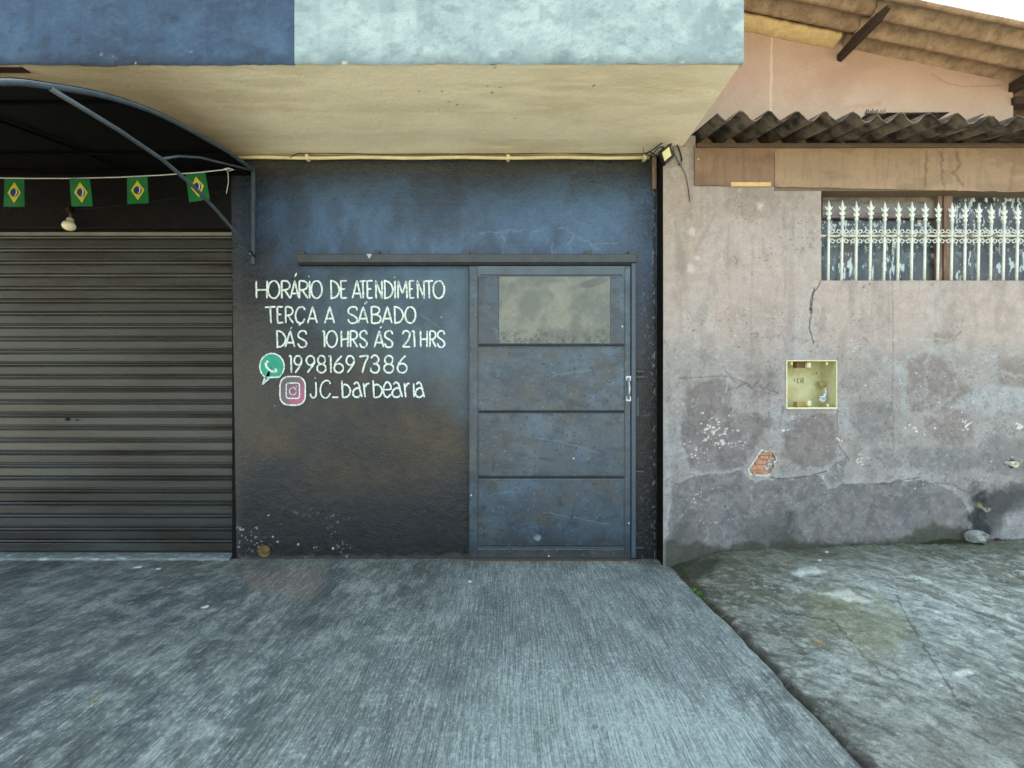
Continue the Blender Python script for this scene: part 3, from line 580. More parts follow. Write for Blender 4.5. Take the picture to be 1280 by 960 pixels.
# stiles as slightly raised frame
ylast = 346
m_doorp = M('blue_grey_door_paint', attr=True, rough=.40, rvar=.12, var=.10, scale=5, bump=.14, bscale=110, ior=1.65, fine=.14)
def doorcol(PXg, PYg):
    cc = np.ones(PXg.shape+(3,))*S(50,70,84); q = lambda f,sd,ax_=1,ay=1: fbm(PXg,PYg,f,5,sd,ax_,ay)
    cc = mix(cc, S(36,50,62), sst(.42,.66,q(.018,801))*.75); cc = mix(cc, S(66,92,112), sst(.5,.7,q(.03,802))*.6)
    cc = mix(cc, S(64,64,58), sst(.52,.68,q(.045,803))*.5); cc = mix(cc, S(28,36,42), sst(.54,.7,q(.10,804,.6,1.6))*.5)
    cc = mix(cc, S(26,32,36), sst(660,686,PYg+(q(.06,805)-.5)*22)*.7); cc = mix(cc, S(76,62,48), sst(684,699,PYg+(q(.12,806)-.5)*14)*.5)
    for e in (432,515,597): cc = mix(cc, S(30,34,38), (1-sst(0,9,np.abs(PYg-e)))*.45*sst(.35,.6,q(.08,807)))
    cc = mix(cc, S(24,28,32), sst(.70,.74,q(.22,808))*.8); cc = mix(cc, S(22,26,30), mline(PXg,PYg,[(617,573),(616.5,590)],1.1,1.2,.4)*.8)
    cc = mix(cc, S(30,34,38), mpoly(PXg,PYg,[(596,345),(607,345),(606,382),(597,384)],3,3,5,.1)*.6); cc = mix(cc, S(30,34,38), mpoly(PXg,PYg,[(764,350),(776,345),(772,400),(764,420)],8,5,6,.1)*.35)
    for pl in ([(660,545),(700,552),(750,566)],[(690,470),(740,462)],[(615,410),(640,425)],[(680,640),(760,655)],[(610,620),(650,612)],[(700,500),(706,512)]): cc = mix(cc, S(110,130,142), mline(PXg,PYg,pl,.6,1.2,.8)*.35)
    cc = mix(cc, S(126,148,150), (1-sst(1.5,5.5,np.hypot(PXg-672,PYg-672)+(q(.4,809)-.5)*7))*.7)
    for a,b in ((717,573),(778,408),(589,619),(786,654),(686,695)): cc = mix(cc, S(214,216,206), (1-sst(.6,1.3,np.hypot(PXg-a,PYg-b)))*.9)
    rd = random.Random(12)
    for _ in range(120):
        a,b = rd.uniform(598,700)+rd.random()**2*80, rd.uniform(440,690); rr_ = rd.uniform(.4,1.7); cc = mix(cc, S(24,29,34), (1-sst(rr_*.6,rr_*1.2,np.hypot((PXg-a)*rd.uniform(.6,1.3),PYg-b)))*.75)
    cc = mix(cc, S(120,140,150), sst(.74,.77,q(.5,810))*.5)
    return cc
def painted(name, px0, px1, py0, py1, y, depth, parent, col, mat):
    nx_ = int((px1-px0)*1.3)+3; nz2 = int((py1-py0)*1.3)+3; a = np.linspace(px0,px1,nx_)[None,:]+np.zeros((nz2,1)); b = np.linspace(py1,py0,nz2)[:,None]+0*a
    yv = np.full(a.shape, y) + (fbm(a,b,.02,2,900)-.5)*.0022; yv[0,:]=y+depth; yv[-1,:]=y+depth; yv[:,0]=y+depth; yv[:,-1]=y+depth
    return grid(name, (a-640)*(CD+y)/612, yv, CH+(486-b)*(CD+y)/612, col(a,b), mat, parent)
for a,b in ((345.8,430.4),(433.6,513.8),(516.8,595.8),(598.8,683.2),(686,697.5)):
    painted('door_panel', 597.5, 780.5, a, b, YD-.0045, .004, door, doorcol, m_doorp)
for a_,b_ in ((586.5,597),(781,788.5)): painted('stile', a_, b_, 333, 698, YD-.006, .0055, door, doorcol, m_doorp)
for yy_ in (432,515.2,597.2):
    mb = MB(); dbox(mb,597.5,781,yy_-1.4,yy_+1.1,YD-.0008,YD-.0002,.0003); part('groove', mb, m_groove, door)
mb = MB(); dbox(mb,600,778,343.2,344.4,YD-.0008,YD-.0002,.0003); part('groove', mb, m_groove, door)
mb = MB(); dbox(mb,604,780,683.8,685,YD-.0065,YD-.0002,.0003); part('weld_line', mb, m_tube, door)
# pane: painted-over glass with smears
gx = np.linspace(624,762.5,150)[None,:]; gy = np.linspace(429,346,100)[:,None]; GX = gx+0*gy; GY = gy+0*gx
pc = np.ones(GX.shape+(3,))*S(104,108,98); nz_ = fbm(GX,GY,.05,5,201); pc = mix(pc, S(124,124,112), sst(.5,.7,nz_)*.7); pc = mix(pc, S(80,86,82), sst(.55,.4,nz_)*.5)
pc = mix(pc, S(60,66,62), np.clip(sst(409,424,GY+(fbm(GX,GY,.15,4,202)-.5)*26),0,1)*sst(.42,.6,fbm(GX,GY,.3,3,203))*.8)
pc = mix(pc, S(70,76,76), (1-sst(.7,1.1,np.hypot((GX-742)/20,(GY-353-(GX-742)*-.25)/6)))*.75)
pc = mix(pc, S(84,90,84), (1-sst(3,6,np.hypot(GX-665,GY-398)))*.5)
pc = mix(pc, S(140,144,130), mline(GX,GY,[(690,360),(715,400)],1.5,4,2)*.2)
yp = YD-.0075; m_pn = M('clouded_pane_paint', attr=True, rough=.4, rvar=.12, var=.10, scale=14, bump=.08, ior=1.6)
grid('pane', (GX-640)*(CD+yp)/612, yp+0*GX, CH+(486-GY)*(CD+yp)/612, pc, m_pn, door)
mb = MB(); dbox(mb,622.8,763.7,345.6,430,YD-.0068,YD-.0060,.0002); part('pane_backing', mb, m_rail, door)
# handle
hd = link('handle', None, door)
for yc in (473,498.5):
    mb = MB(); dbox(mb,782.5,789,yc-3.2,yc+3.2,YD-.010,YD-.004,.0015); part('mount_plate', mb, m_steel, hd)
mb = MB(); mb.tube([PX(785.8,473,YD-.01),PX(786,475.5,YD-.04),PX(786.6,480,YD-.05),PX(787,486,YD-.052),PX(786.6,492,YD-.05),PX(786,496,YD-.04),PX(785.8,498.5,YD-.01)],.0075,8); part('grip', mb, m_steel, hd, True)
for a,b in ((628,333),(700,358.5),(664,329)): pass
tr = link('door_track', None, shop)
mb = MB(); dbox(mb,370,796,317.5,328,-.055,-.004,.004); part('track_box', mb, m_rail, tr)
mb = MB(); dbox(mb,372,795,328.6,331.0,-.045,-.004,.001); part('track_lip', mb, m_groove, tr)
for pxx in (377,470,583,735,790):
    mb = MB(); dbox(mb,pxx-4,pxx+4,313.5,318.5,-.03,-.003,.002,.003); part('track_bracket', mb, m_rail, tr)
for pxx in (461,):
    mb = MB(); mb.add([PX(pxx-3,317.3,-.057),PX(pxx+4,317.6,-.057),PX(pxx+.5,323.5,-.057)],[(0,1,2)]); part('paint_chip', mb, m_chip, tr, fix=False)
gp = link('door_guide', None, shop)
mb = MB(); dbox(mb,789.5,795,329,697.5,-.06,-.03,.003); part('guide_bar', mb, M('guide_bar_paint', C(56,72,86), rough=.45, var=.2, scale=9, bump=.1, ior=1.6), gp)
for b0,b1 in ((463,465.5),(470,472.5),(588,590.5),(684,686)):
    mb = MB(); dbox(mb,795.2,805,b0,b1,-.045,-.004,.001); part('guide_bracket', mb, m_rail, gp)
mb = MB(); dbox(mb,795.2,799,496,520,-.05,-.01,.002); part('guide_bracket', mb, m_rail, gp)
mb = MB(); dbox(mb,587,792,699.5,702.5,-.05,-.01,.002,.001); part('threshold', mb, M('rusty_threshold', C(84,66,54), rough=.9, var=.4, scale=30), shop)

# ---- roller shutter
YS = .10
sh = link('roller_shutter', None, shop); sh['label'] = 'grey ribbed steel roller shutter pulled fully down'
H = .0955
prof = [(0,0),(-.006,.001),(-.009,.006),(-.0095,.055),(-.006,.060),(.006,.0612),(.006,.0645),(-.007,.0655),(-.016,.071),(-.018,.078),(-.014,.085),(-.004,.0875),(.010,.0880),(.010,.0955),(.014,.0955),(.014,0)]
mb = MB(); mb.sweep([(YS+a,b) for a,b in prof], (-6,-2.063)); nsl = 24
s0 = part('slat', mb, m_slat, sh); zb = .022
for i in range(nsl+1):
    o = s0 if i == 0 else s0.copy()
    if i: COL.objects.link(o); o.parent = sh
    o.location = (0, random.uniform(-.0012,.0012), zb + i*H)
    o.rotation_euler = (random.uniform(-.01,.01), random.uniform(-.0006,.0006), 0)
mb = MB(); mb.bbox(-6,-2.063,YS-.016,YS+.012,.001,.021,.004); part('bottom_rail', mb, m_rail, sh)
mb = MB(); mb.lathe([(.0,-.012),(.010,-.012),(.013,-.008),(.013,.0)],PX(84,524,YS-.012),(0,1,0),12); part('lock', mb, m_groove, sh, True)
mb = MB(); mb.lathe([(.0,-.012),(.005,-.012),(.006,-.004)],PX(97,525,YS-.012),(0,1,0),8); part('rivet', mb, m_groove, sh, True)
mb = MB()
n_ = 90; vs = []
for i in range(n_+1):
    x = -6 + (6-2.06)*i/n_; j = (random.random()-.5)
    vs += [(x,-.035+.006*j,.0),(x,-.022+.01*j,.014+.004*j),(x,.02,.020+.004*(random.random()-.5)),(x,.09,.014)]
mb.add(vs, [(4*i+k,4*i+k+4,4*i+k+5,4*i+k+1) for i in range(n_) for k in range(3)]); part('sill', mb, m_sill, shop)

# ------------------------------------------------------------------ awning over the shutter
AX = -1.894
awn = thing('awning', (AX,0,2.86), 'black curved fabric awning on grey-blue bent tubes above the roller shutter', 'awning')
ctl = [(0,2.862),(-.25,2.850),(-.42,2.832),(-.93,2.745),(-1.30,2.632),(-1.60,2.498),(-1.79,2.395),(-2.05,2.20),(-2.2,2.05)]
prf = []
for i in range(len(ctl)-1):
    for k in range(4):
        t = k/4; p0,p1,p2,p3 = ctl[max(i-1,0)],ctl[i],ctl[i+1],ctl[min(i+2,len(ctl)-1)]
        prf.append(tuple(.5*((2*p1[j])+(-p0[j]+p2[j])*t+(2*p0[j]-5*p1[j]+4*p2[j]-p3[j])*t*t+(-p0[j]+3*p1[j]-3*p2[j]+p3[j])*t**3) for j in (0,1)))
prf.append(ctl[-1])
mb = MB(); n = len(prf); XN = 60
vs = []
for layer in (0,.003):
    for i,(y,z) in enumerate(prf):
        for k in range(XN+1):
            x = AX-.004-(3.9*k/XN); sag = -.012*abs(math.sin(k*math.pi*4/XN*1.0))*math.sin(i/n*math.pi)
            vs.append((x,y,z+.003+layer+sag))
st_ = XN+1; N1 = n*st_; fs = []
for i in range(n-1):
    for k in range(XN):
        a = i*st_+k; fs += [(a,a+1,a+st_+1,a+st_), (a+N1,a+N1+st_,a+N1+st_+1,a+N1+1)]
for i in range(n-1): a = i*st_; fs.append((a,a+st_,a+st_+N1,a+N1))
mb.add(vs, fs); part('canopy_fabric', mb, m_awning, awn, True)
mb = MB(); mb.tube([(AX,y,z-.012) for y,z in prf], .0125, 8); part('arch_tube', mb, m_tube, awn, True)
for xx in (-2.86,-3.83,-4.8,-5.75):
    mb = MB(); mb.tube([(xx,y,z-.014) for y,z in prf], .0095, 6); part('arch_tube', mb, m_awning, awn, True)
for i in (6,15,24):
    mb = MB(); y,z = prf[i]; mb.tube([(AX,y,z-.02),(-5.7,y,z-.02)], .010, 6); part('cross_tube', mb, m_awning, awn, True)
stp = [(0,2.215),(-.2,2.30),(-.48,2.396),(-.72,2.455),(-.95,2.488),(-1.25,2.492),(-1.59,2.478)]
mb = MB(); mb.tube([(AX+.006,y-.006,z) for y,z in stp], .0105, 8); part('strut', mb, m_tube, awn, True)
mb = MB(); mb.tube([(AX+.0,y,z) for y,z in [(-.955,2.492),(-.82,2.570),(-.63,2.653),(-.42,2.719),(-.2,2.79),(-.01,2.846)]], .0075, 6); part('brace', mb, m_tube, awn, True)
mb = MB(); mb.bbox(AX-.012,AX+.012,-.026,-.004,2.16,2.865,.003); part('wall_bracket', mb, m_tube, awn)
mb = MB(); mb.lathe([(0,-.01),(.008,-.009),(.010,0)],(AX-.01,-.03,2.235),(0,1,0),8); part('bolt', mb, m_steel, awn, True)
mb = MB(); mb.box(-5.7,AX-.02,-.03,-.005,2.815,2.845); part('wall_rail', mb, m_awning, awn)

# ------------------------------------------------------------------ flags, bulb
bun = thing('flag_bunting', PX(285,212,-.2), 'white cord strung under the awning carrying small green Brazilian flags', 'bunting')
cp = [PX(a,b,-.2) for a,b in ((-60,221),(0,222.5),(40,223),(90,223),(150,221.5),(200,219),(250,215.5),(285,211.5))]
mb = MB(); mb.tube(cp, .0036, 6); part('cord', mb, m_cord, bun, True)
mb = MB(); mb.tube([PX(a,b,-.2) for a,b in ((282,211),(285,216),(285.5,228),(283,242))], .0022, 5); part('cord_end', mb, m_cord, bun, True)
mb = MB(); mb.tube([PX(a,b,-.2) for a,b in ((280,211),(286,210),(292,212),(286,213.5))], .003, 5); mb.tube([PX(285,211,-.2),PX(289,211,-.01)], .0025, 5); part('knot', mb, m_cord, bun, True)
def flag(cx, top, bot, w2, skew, rot, seed):
    yb = -.203; X = lambda s,t: cx + (s-.5)*w2*(1+.05*(t-.5)) + skew*t
    Zp = lambda s,t: top + (bot-top)*t + rot*(s-.5)
    wave = lambda s,t: yb + .006*math.sin(s*5+seed)*t + .004*math.sin(t*4+seed*2)
    def P3(s,t,dy=0): y = wave(s,t)+dy; return PX(X(s,t), Zp(s,t), y)
    mb = MB(); ns = 8; vs = [P3(i/ns,j/ns) for j in range(ns+1) for i in range(ns+1)]
    mb.add(vs, [(j*(ns+1)+i,j*(ns+1)+i+1,(j+1)*(ns+1)+i+1,(j+1)*(ns+1)+i) for j in range(ns) for i in range(ns)])
    f = part('flag', mb, m_flag, bun, True, fix=False)
    def patch(pts, dy):
        m2 = MB(); m2.add([P3(s,t,dy) for s,t in pts]+[P3(.5,.5,dy)], [(i,(i+1)%len(pts),len(pts)) for i in range(len(pts))]); return m2
    dia = []
    cs = [(.5,.13),(.83,.5),(.5,.87),(.17,.5)]
    for i in range(4):
        a,b = cs[i], cs[(i+1)%4]; dia += [(a[0]+(b[0]-a[0])*k/4, a[1]+(b[1]-a[1])*k/4) for k in range(4)]
    part('yellow_rhombus', patch(dia,-.0012), m_yel, f, fix=False)
    part('blue_globe', patch([(.5+.195*math.cos(t*math.pi/10),.5+.15*math.sin(t*math.pi/10)) for t in range(20)],-.0022), m_navy, f, fix=False)
    m2 = MB(); band = [(.60,.375),(.635,.44),(.635,.52),(.60,.58),(.55,.62)]
    vs = [P3(s,t,-.003) for s,t in band]+[P3(s-.055,t-.005,-.003) for s,t in band]
    m2.add(vs, [(i,i+1,i+6,i+5) for i in range(4)]); part('white_band', m2, m_cord, f, fix=False)
flag(18,223,258.5,25.5,-.5,0,1); flag(99.5,223,258,26,3.2,0,2); flag(171.5,221,254.5,26,1.0,-1,3); flag(244,216,251,25,5.5,-4,4)
bl = thing('light_bulb', PX(90,262,-.05), 'white globe bulb in a brown holder on the black lintel above the shutter', 'light bulb')
mb = MB(); mb.lathe([(0,0),(.020,0),(.022,.01),(.016,.03),(.012,.05)],PX(87,262,.0),(.0,-1,-.55),12); part('lamp_holder', mb, m_socket, bl, True)
ax = Vector((.12,-.35,-1)).normalized(); b0 = PX(88,274,-.05)
mb = MB(); mb.lathe([(0,-.004),(.019,-.003),(.022,.004),(.0225,.022),(.026,.028),(.036,.040),(.041,.052),(.041,.064),(.034,.078),(.018,.088),(0,.091)], b0, ax, 18); part('bulb', mb, m_bulb, bl, True)
mb = MB(); mb.tube([PX(87,262,-.02),PX(88,268,-.045),b0],.009,8); part('stem', mb, m_socket, bl, True)
mb = MB(); mb.tube([PX(92,262,-.01),PX(130,259,-.012),PX(180,253,-.012),PX(260,243,-.012),PX(313,232,-.012)],.0016,5); part('feed_wire', mb, m_cable, bl)

# ------------------------------------------------------------------ the house to the right
house = thing('neighbouring_house', (1.07,0,0), 'low weathered mauve-grey house with patched plaster wall and brown beam beside the dark shop', 'house')
YN = -.15; SN = 612/(CD+YN)
nxw, nzw = 760, 640
XE = 4.6
Xn = np.linspace(1.065, XE, nxw)[None,:] + 0*np.zeros((nzw,1)); Zn = np.linspace(-.12, SOF-.004, nzw)[:,None] + 0*Xn
px = 640 + Xn*SN; py = 486 - (Zn-CH)*SN
P6 = lambda pts: zz(pts, 820, 360, 2.667)
P4 = lambda pts: zz(pts, 780, 0, 2.56)
N = lambda f, s, o=5, ax_=1, ay=1: fbm(px, py, f, o, s, ax_, ay)
c = np.ones(Xn.shape+(3,))*S(166,154,147)
c = mix(c, S(156,145,138), sst(.42,.66,N(.015,301))*.7)
c = mix(c, S(164,160,156), sst(.5,.72,N(.022,302,5,1.4,.6))*.55)
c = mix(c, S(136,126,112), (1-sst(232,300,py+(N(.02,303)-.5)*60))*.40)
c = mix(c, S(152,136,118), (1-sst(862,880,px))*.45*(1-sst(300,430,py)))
low = sst(400,470,py+(N(.02,304)-.5)*60)
c = mix(c, S(144,142,140), low*.8)
c = mix(c, S(156,160,162), low*sst(.48,.68,N(.03,305,5))*.7)
c = mix(c, S(124,122,122), low*sst(.52,.7,N(.05,306,5,.7,1.2))*.4)
dk = [([(100,330),(200,300),(260,330),(240,400),(330,420),(390,440),(340,520),(290,600),(200,620),(110,600),(80,500),(90,420)],S(112,106,105),.75),
 ([(430,450),(520,420),(600,420),(600,560),(560,600),(480,600),(420,560)],S(116,108,107),.75),
 ([(636,380),(784,378),(790,490),(700,500),(650,450)],S(112,110,110),.6),
 ([(840,240),(900,220),(960,240),(1010,300),(1060,340),(960,400),(860,420),(830,330)],S(124,114,110),.7),
 ([(710,540),(760,540),(830,590),(760,600)],S(112,112,114),.6),
 ([(840,530),(1050,530),(1110,490),(1300,500),(1300,650),(1050,600),(900,620),(830,580)],S(116,116,116),.65),
 ([(900,410),(1040,400),(1060,520),(960,530),(890,460)],S(124,114,112),.6),
 ([(1135,230),(1400,235),(1400,340),(1150,330)],S(126,116,110),.65),
 ([(930,150),(990,150),(1000,175),(930,200)],S(120,110,98),.6),
 ([(300,260),(350,250),(360,300),(310,305)],S(116,104,108),.5),
 ([(290,290),(400,280),(430,350),(340,370)],S(124,116,116),.45),
 ([(570,600),(640,560),(630,620),(590,675),(560,640)],S(110,114,112),.7),
 ([(60,655),(150,622),(280,612),(330,650),(380,640),(540,627),(575,672),(620,650),(720,657),(820,640),(930,650),(1000,690),(1050,740),(1050,860),(1000,960),(0,960),(40,800)],S(108,107,108),.85)]
for i,(pts,cc,a) in enumerate(dk): c = mix(c, cc, mpoly(px,py,P6(pts),6 if i<11 else 2.4,5.0,310+i,.09)*a*(.75+.5*sst(.35,.65,fbm(px,py,.09,5,700+i))))
# pale smears along patch rims
rim = mpoly(px,py,P6(dk[-1][0]),2.0,5.0,322,.09); edge_sd = np.abs(sdf_poly(px,py,P6(dk[-1][0]))+(fbm(px,py,.09,4,322)-.5)*10)
c = mix(c, S(160,164,170), (1-sst(0,9,edge_sd))*(1-rim)*.5)
lt = [[(900,390),(905,240),(930,190)],[(965,190),(1010,290),(1000,350),(900,425)],[(1130,390),(1125,230),(1150,205)],[(1155,320),(1240,375)],[(1060,530),(1100,480)],[(830,420),(960,425),(1030,380)],[(1150,280),(1240,300)]]
for i,l in enumerate(lt): c = mix(c, S(158,158,156), mline(px,py,P6(l),2.0,4,2.2,340+i)*.5)
jl = [[(70,228),(110,205),(150,185)],[(120,220),(155,250),(152,285)],[(172,222),(205,232),(228,205),(205,190),(175,212),(180,245),(232,255)],[(196,175),(204,130),(213,150),(198,185)],[(240,270),(238,330),(220,378)],[(960,95),(1000,85)],[(850,170),(960,170)]]
for i,l in enumerate(jl): c = mix(c, S(166,164,160), mline(px,py,P6(l),1.3,1.6,.7,360+i)*.55*sst(.3,.55,fbm(px,py,.15,3,361)))
dl = [[(80,300),(160,297),(240,292),(330,330)],[(275,330),(300,315),(320,335),(345,310),(355,340),(385,315),(390,345),(410,352)],[(300,320),(330,345),(375,350),(400,330)],[(340,325),(405,348)],[(690,165),(718,190)],[(315,155),(345,150),(330,165)],[(230,275),(270,320)],[(1000,160),(1018,145)],[(60,205),(70,228)]]
for i,l in enumerate(dl): c = mix(c, S(84,80,80), mline(px,py,P6(l),.8,1.1,.6,380+i)*.55)
for i,l in enumerate([[(385,165),(420,150),(430,190),(470,160),(480,190),(520,170)],[(300,215),(330,205),(320,235)],[(680,60),(720,110),(740,60),(790,120)],[(650,100),(700,150),(760,130)],[(380,200),(440,215),(470,190)]]): c = mix(c, S(146,118,118), mline(px,py,P6(l),.7,1.0,.8,400+i)*.5)
# upper marks
c = mix(c, S(128,116,108), mline(px,py,P4([(290,690),(250,760),(230,800)]),2.5,4,1)*.35)
c = mix(c, S(134,120,112), mpoly(px,py,P4([(350,600),(500,600),(510,650),(470,700),(400,705),(350,690),(310,670)]),8,4,421,.05)*.5)
for r in (26,34,42): c = mix(c, S(178,168,160), (1-sst(0,2.2,np.abs(np.hypot(px-938,(py-262)*1.4)-r*.55)))*.25*(py>248))
for (a,b,r) in ((864,290,7),(863,336,8),(872,322,4),(950,258,6),(925,238,5)): c = mix(c, S(196,188,180), (1-sst(r*.3,r,np.hypot(px-a,py-b)+(N(.3,430)-.5)*6))*.55)
c = mix(c, S(90,84,84), mline(px,py,P4([(350,820),(362,832),(358,845)]),.8,1,.5)*.6)
# cracks
crks = [P6([(530,0),(515,45),(520,75),(512,130),(525,185)]),[(1026,352),(1018,366),(1014,380),(1013,392)],P6([(605,235),(603,330),(605,520),(645,575)]),P6([(787,-60),(789,200),(790,560)]),
  P6([(380,632),(430,637),(500,630),(570,612)]),P6([(700,655),(780,655),(830,640),(880,632)]),P6([(930,650),(990,655),(1030,680)]),P6([(425,400),(415,440),(410,470)])]
for i,(l,a) in enumerate(zip(crks,(.9,.8,.45,.3,.7,.6,.5,.25))): c = mix(c, S(48,46,46), mline(px,py,l,.7,1.0,.6,440+i)*a)
c = mix(c, S(40,38,38), (1-sst(1,3.2,np.hypot(px-1013.5,py-386)))*.9)
# white flecks of paint
rf = random.Random(5); flk = np.zeros(px.shape)
for (a,b,sx,sy,n_,rm) in ((190,480,60,45,46,2.0),(150,550,45,45,22,1.6),(250,520,60,20,26,1.0),(140,680,60,40,26,.9),(205,780,40,20,8,1.2),(880,470,50,20,10,2.0),(1035,455,14,22,14,2.0),(1205,465,14,12,6,2.6),(675,575,25,28,8,2.2),(610,510,10,60,10,1.2),(440,465,12,14,5,1.7),(500,430,60,30,10,.9),(730,330,60,60,6,1.3),(980,400,50,20,8,1.2),(1000,640,160,60,18,.9),(500,700,300,90,30,.7),(280,400,140,40,14,.9),(940,350,300,120,20,.9),(540,620,60,60,12,.9),(665,190,20,20,7,1.1),(1120,600,80,60,12,.9),(300,160,40,10,6,.8),(60,420,14,40,8,.9)):
    for _ in range(n_):
        x,y = P6([(rf.gauss(a,sx*.55), rf.gauss(b,sy*.55))])[0]; r = rm*rf.uniform(.35,1.0)
        sl = (np.abs(px[0]-x)<r*3); rows = (np.abs(py[:,0]-y)<r*3)
        if not sl.any() or not rows.any(): continue
        ix = np.ix_(np.where(rows)[0], np.where(sl)[0]); dd = np.hypot((px[ix]-x)*rf.uniform(.6,1.4), (py[ix]-y)*rf.uniform(.8,1.6))
        flk[ix] = np.maximum(flk[ix], 1-sst(r*.7,r*1.15,dd))
c = mix(c, S(222,222,220), flk*.75)
dsp = (rf.random()) ; c = mix(c, S(70,68,68), sst(.80,.86,vnoise(px*.5,py*.5,460))*sst(.5,.65,N(.03,461))*.5)
c = mix(c, S(60,62,58), mpoly(px,py,[(982,640),(990,640),(992,672),(986,700),(976,700)],9,6,474,.1)*.6)
c = mix(c, S(80,78,78), sst(.60,.70,N(.28,475,4))*.35*sst(380,520,py)); c = mix(c, S(176,174,172), sst(.62,.72,N(.20,476,4))*.25)
c = mix(c, S(124,114,108), sst(.55,.72,N(.05,477,5,1.5,.5))*.3)
# damp, soot and moss near the ground
c = mix(c, S(74,74,70), mpoly(px,py,P6([(290,800),(420,740),(460,790),(480,860),(300,870)]),30,10,470,.05)*.6)
c = mix(c, S(54,58,42), mpoly(px,py,P6([(30,850),(200,860),(440,845),(640,850),(860,830),(860,960),(20,960)]),8,9,471,.07)*.75)
c = mix(c, S(60,66,46), mpoly(px,py,P6([(860,800),(940,790),(1060,800),(1080,960),(850,960)]),10,6,472,.09)*.8)
c = mix(c, S(64,66,52), mpoly(px,py,P6([(60,780),(130,770),(120,850),(40,870)]),20,8,472,.06)*.5)
c = mix(c, S(50,54,56), mpoly(px,py,P6([(1040,680),(1090,665),(1240,665),(1240,700),(1180,740),(1140,790),(1110,830),(1050,830),(1065,760)]),26,16,473,.06)*.85)
c = mix(c, S(30,34,34), mpoly(px,py,P6([(1050,700),(1085,675),(1110,720),(1090,780),(1120,820),(1060,828)]),9,10,478,.09)*.8)
c = mix(c, S(150,154,140), mline(px,py,P6([(1085,722),(1105,745),(1120,740)]),1.2,1.4,1.2)*.7)
c = mix(c, S(120,120,76), (1-sst(3,6,np.hypot(px-1226,(py-632)*1.3)))*.6)
stk = sst(.55,.75,fbm(px,py,.05,4,480,2.2,.12)); c = mix(c, S(96,92,90), stk*.18)
c = mix(c, S(150,142,134), (1-sst(829,834,px))*.5)
# relief: thicker patches, lumps
Yn = YN + (N(.012,490,4)-.5)*.010 + .0035*rim + .002*mpoly(px,py,P6(dk[0][0]),3,3,310,.1) + .002*mpoly(px,py,P6(dk[1][0]),3,3,311,.1)
for l in crks: Yn = Yn + .003*mline(px,py,l,.8,1.0,.6,440)
Yn = Yn - .018*mpoly(px,py,P6([(560,930),(500,800),(440,960)]),40,4,1)*0
blk = mpoly(px,py,P6([(1045,690),(1090,670),(1130,700),(1120,790),(1060,820)]),18,10,473,.08); Yn = Yn + blk*(.012+.03*(N(.12,479)-.5))
# openings: window, meter box, brick patch
WX0,WX1,WZ0,WZ1 = (1026-640)/SN,(1330-640)/SN,CH+(486-351.5)/SN,CH+(486-226)/SN
BR = zz([(515,215),(560,235),(720,250),(760,320),(800,400),(740,440),(760,540),(700,620),(640,690),(500,700),(300,680),(262,600),(330,500),(400,400),(440,320)],920,550,16)
bs = sdf_poly(px,py,BR) + (fbm(px,py,.5,3,500)-.5)*2
c = mix(c, S(226,222,208), (1-sst(.3,1.5,np.abs(bs-.7)))*.7*sst(.42,.6,fbm(px,py,.12,2,501)+.15*(py>580)))
Yn = Yn + 0*bs
hole = ((Xn>WX0)&(Xn<WX1)&(Zn>WZ0)&(Zn<WZ1)) | ((px>983.5)&(px<1045.5)&(py>451)&(py<510)) | (bs<0) | (np.hypot(px-1264,py-580)<5)
hf = hole[:-1,:-1]
grid('house_wall', Xn, Yn, Zn, c, m_house, house, holes=hf)
mb = MB(); mb.box(1.067,WX0-.0,YN+.175,.9,-.1,SOF-.006); mb.box(WX0,XE,YN+.175,.9,-.1,WZ0-.001); part('wall_core', mb, m_bwall, house)
mb = MB(); mb.box(1.0665,1.075,YN+.006,.018,0,SOF-.005); part('wall_return', mb, m_black, house)      # edge painted black towards the shop
# plaster reveals of the window opening
mb = MB(); mb.box(WX0-.02,WX0,YN+.004,YN+.17,WZ0-.01,2.75); mb.box(WX0,XE,YN+.004,YN+.17,WZ0-.02,WZ0+.001); part('window_reveal', mb, M('reveal_plaster', C(150,140,132), rough=.9), house)
mb = MB(); mb.bbox(1.21,1.294,YN-.002,YN+.3,SOF-.003,3.035,.004); part('pier_top', mb, M('pier_plaster', C(150,136,122), rough=.9, bump=.5), house)

# brick patch
mb = MB(); x0,z1 = XZ(934,561,YN); x1,z0 = XZ(972,597,YN); mb.box(x0,x1,YN+.02,YN+.03,z0,z1); part('mortar_bed', mb, M('bed_mortar', C(196,160,126), rough=.95, var=.3, scale=30, bump=.7), house)
for i,(a,b,e,f) in enumerate(((948,564.5,966,569),(946,570,965,574.5),(944,576,959,581),(938,583,956,588.5),(942,590,962,595.5))):
    mb = MB(); x0,z1 = XZ(a,b,YN); x1,z0 = XZ(e,f,YN); mb.bbox(x0,x1,YN+.006+.002*(i%2),YN+.022,z0,z1,.004,.003); part('brick', mb, m_brick, house)
mb = MB()
for i in range(16):
    a = (960+random.uniform(-3,6), 578+random.uniform(-6,10)); p = PX(a[0],a[1],YN+.016); s_ = random.uniform(.004,.009); mb.bbox(p.x-s_,p.x+s_,YN+.008,YN+.021,p.z-s_,p.z+s_,.0015,.002)
tag(part('plaster_crumbs', mb, m_chip, house), kind='stuff')

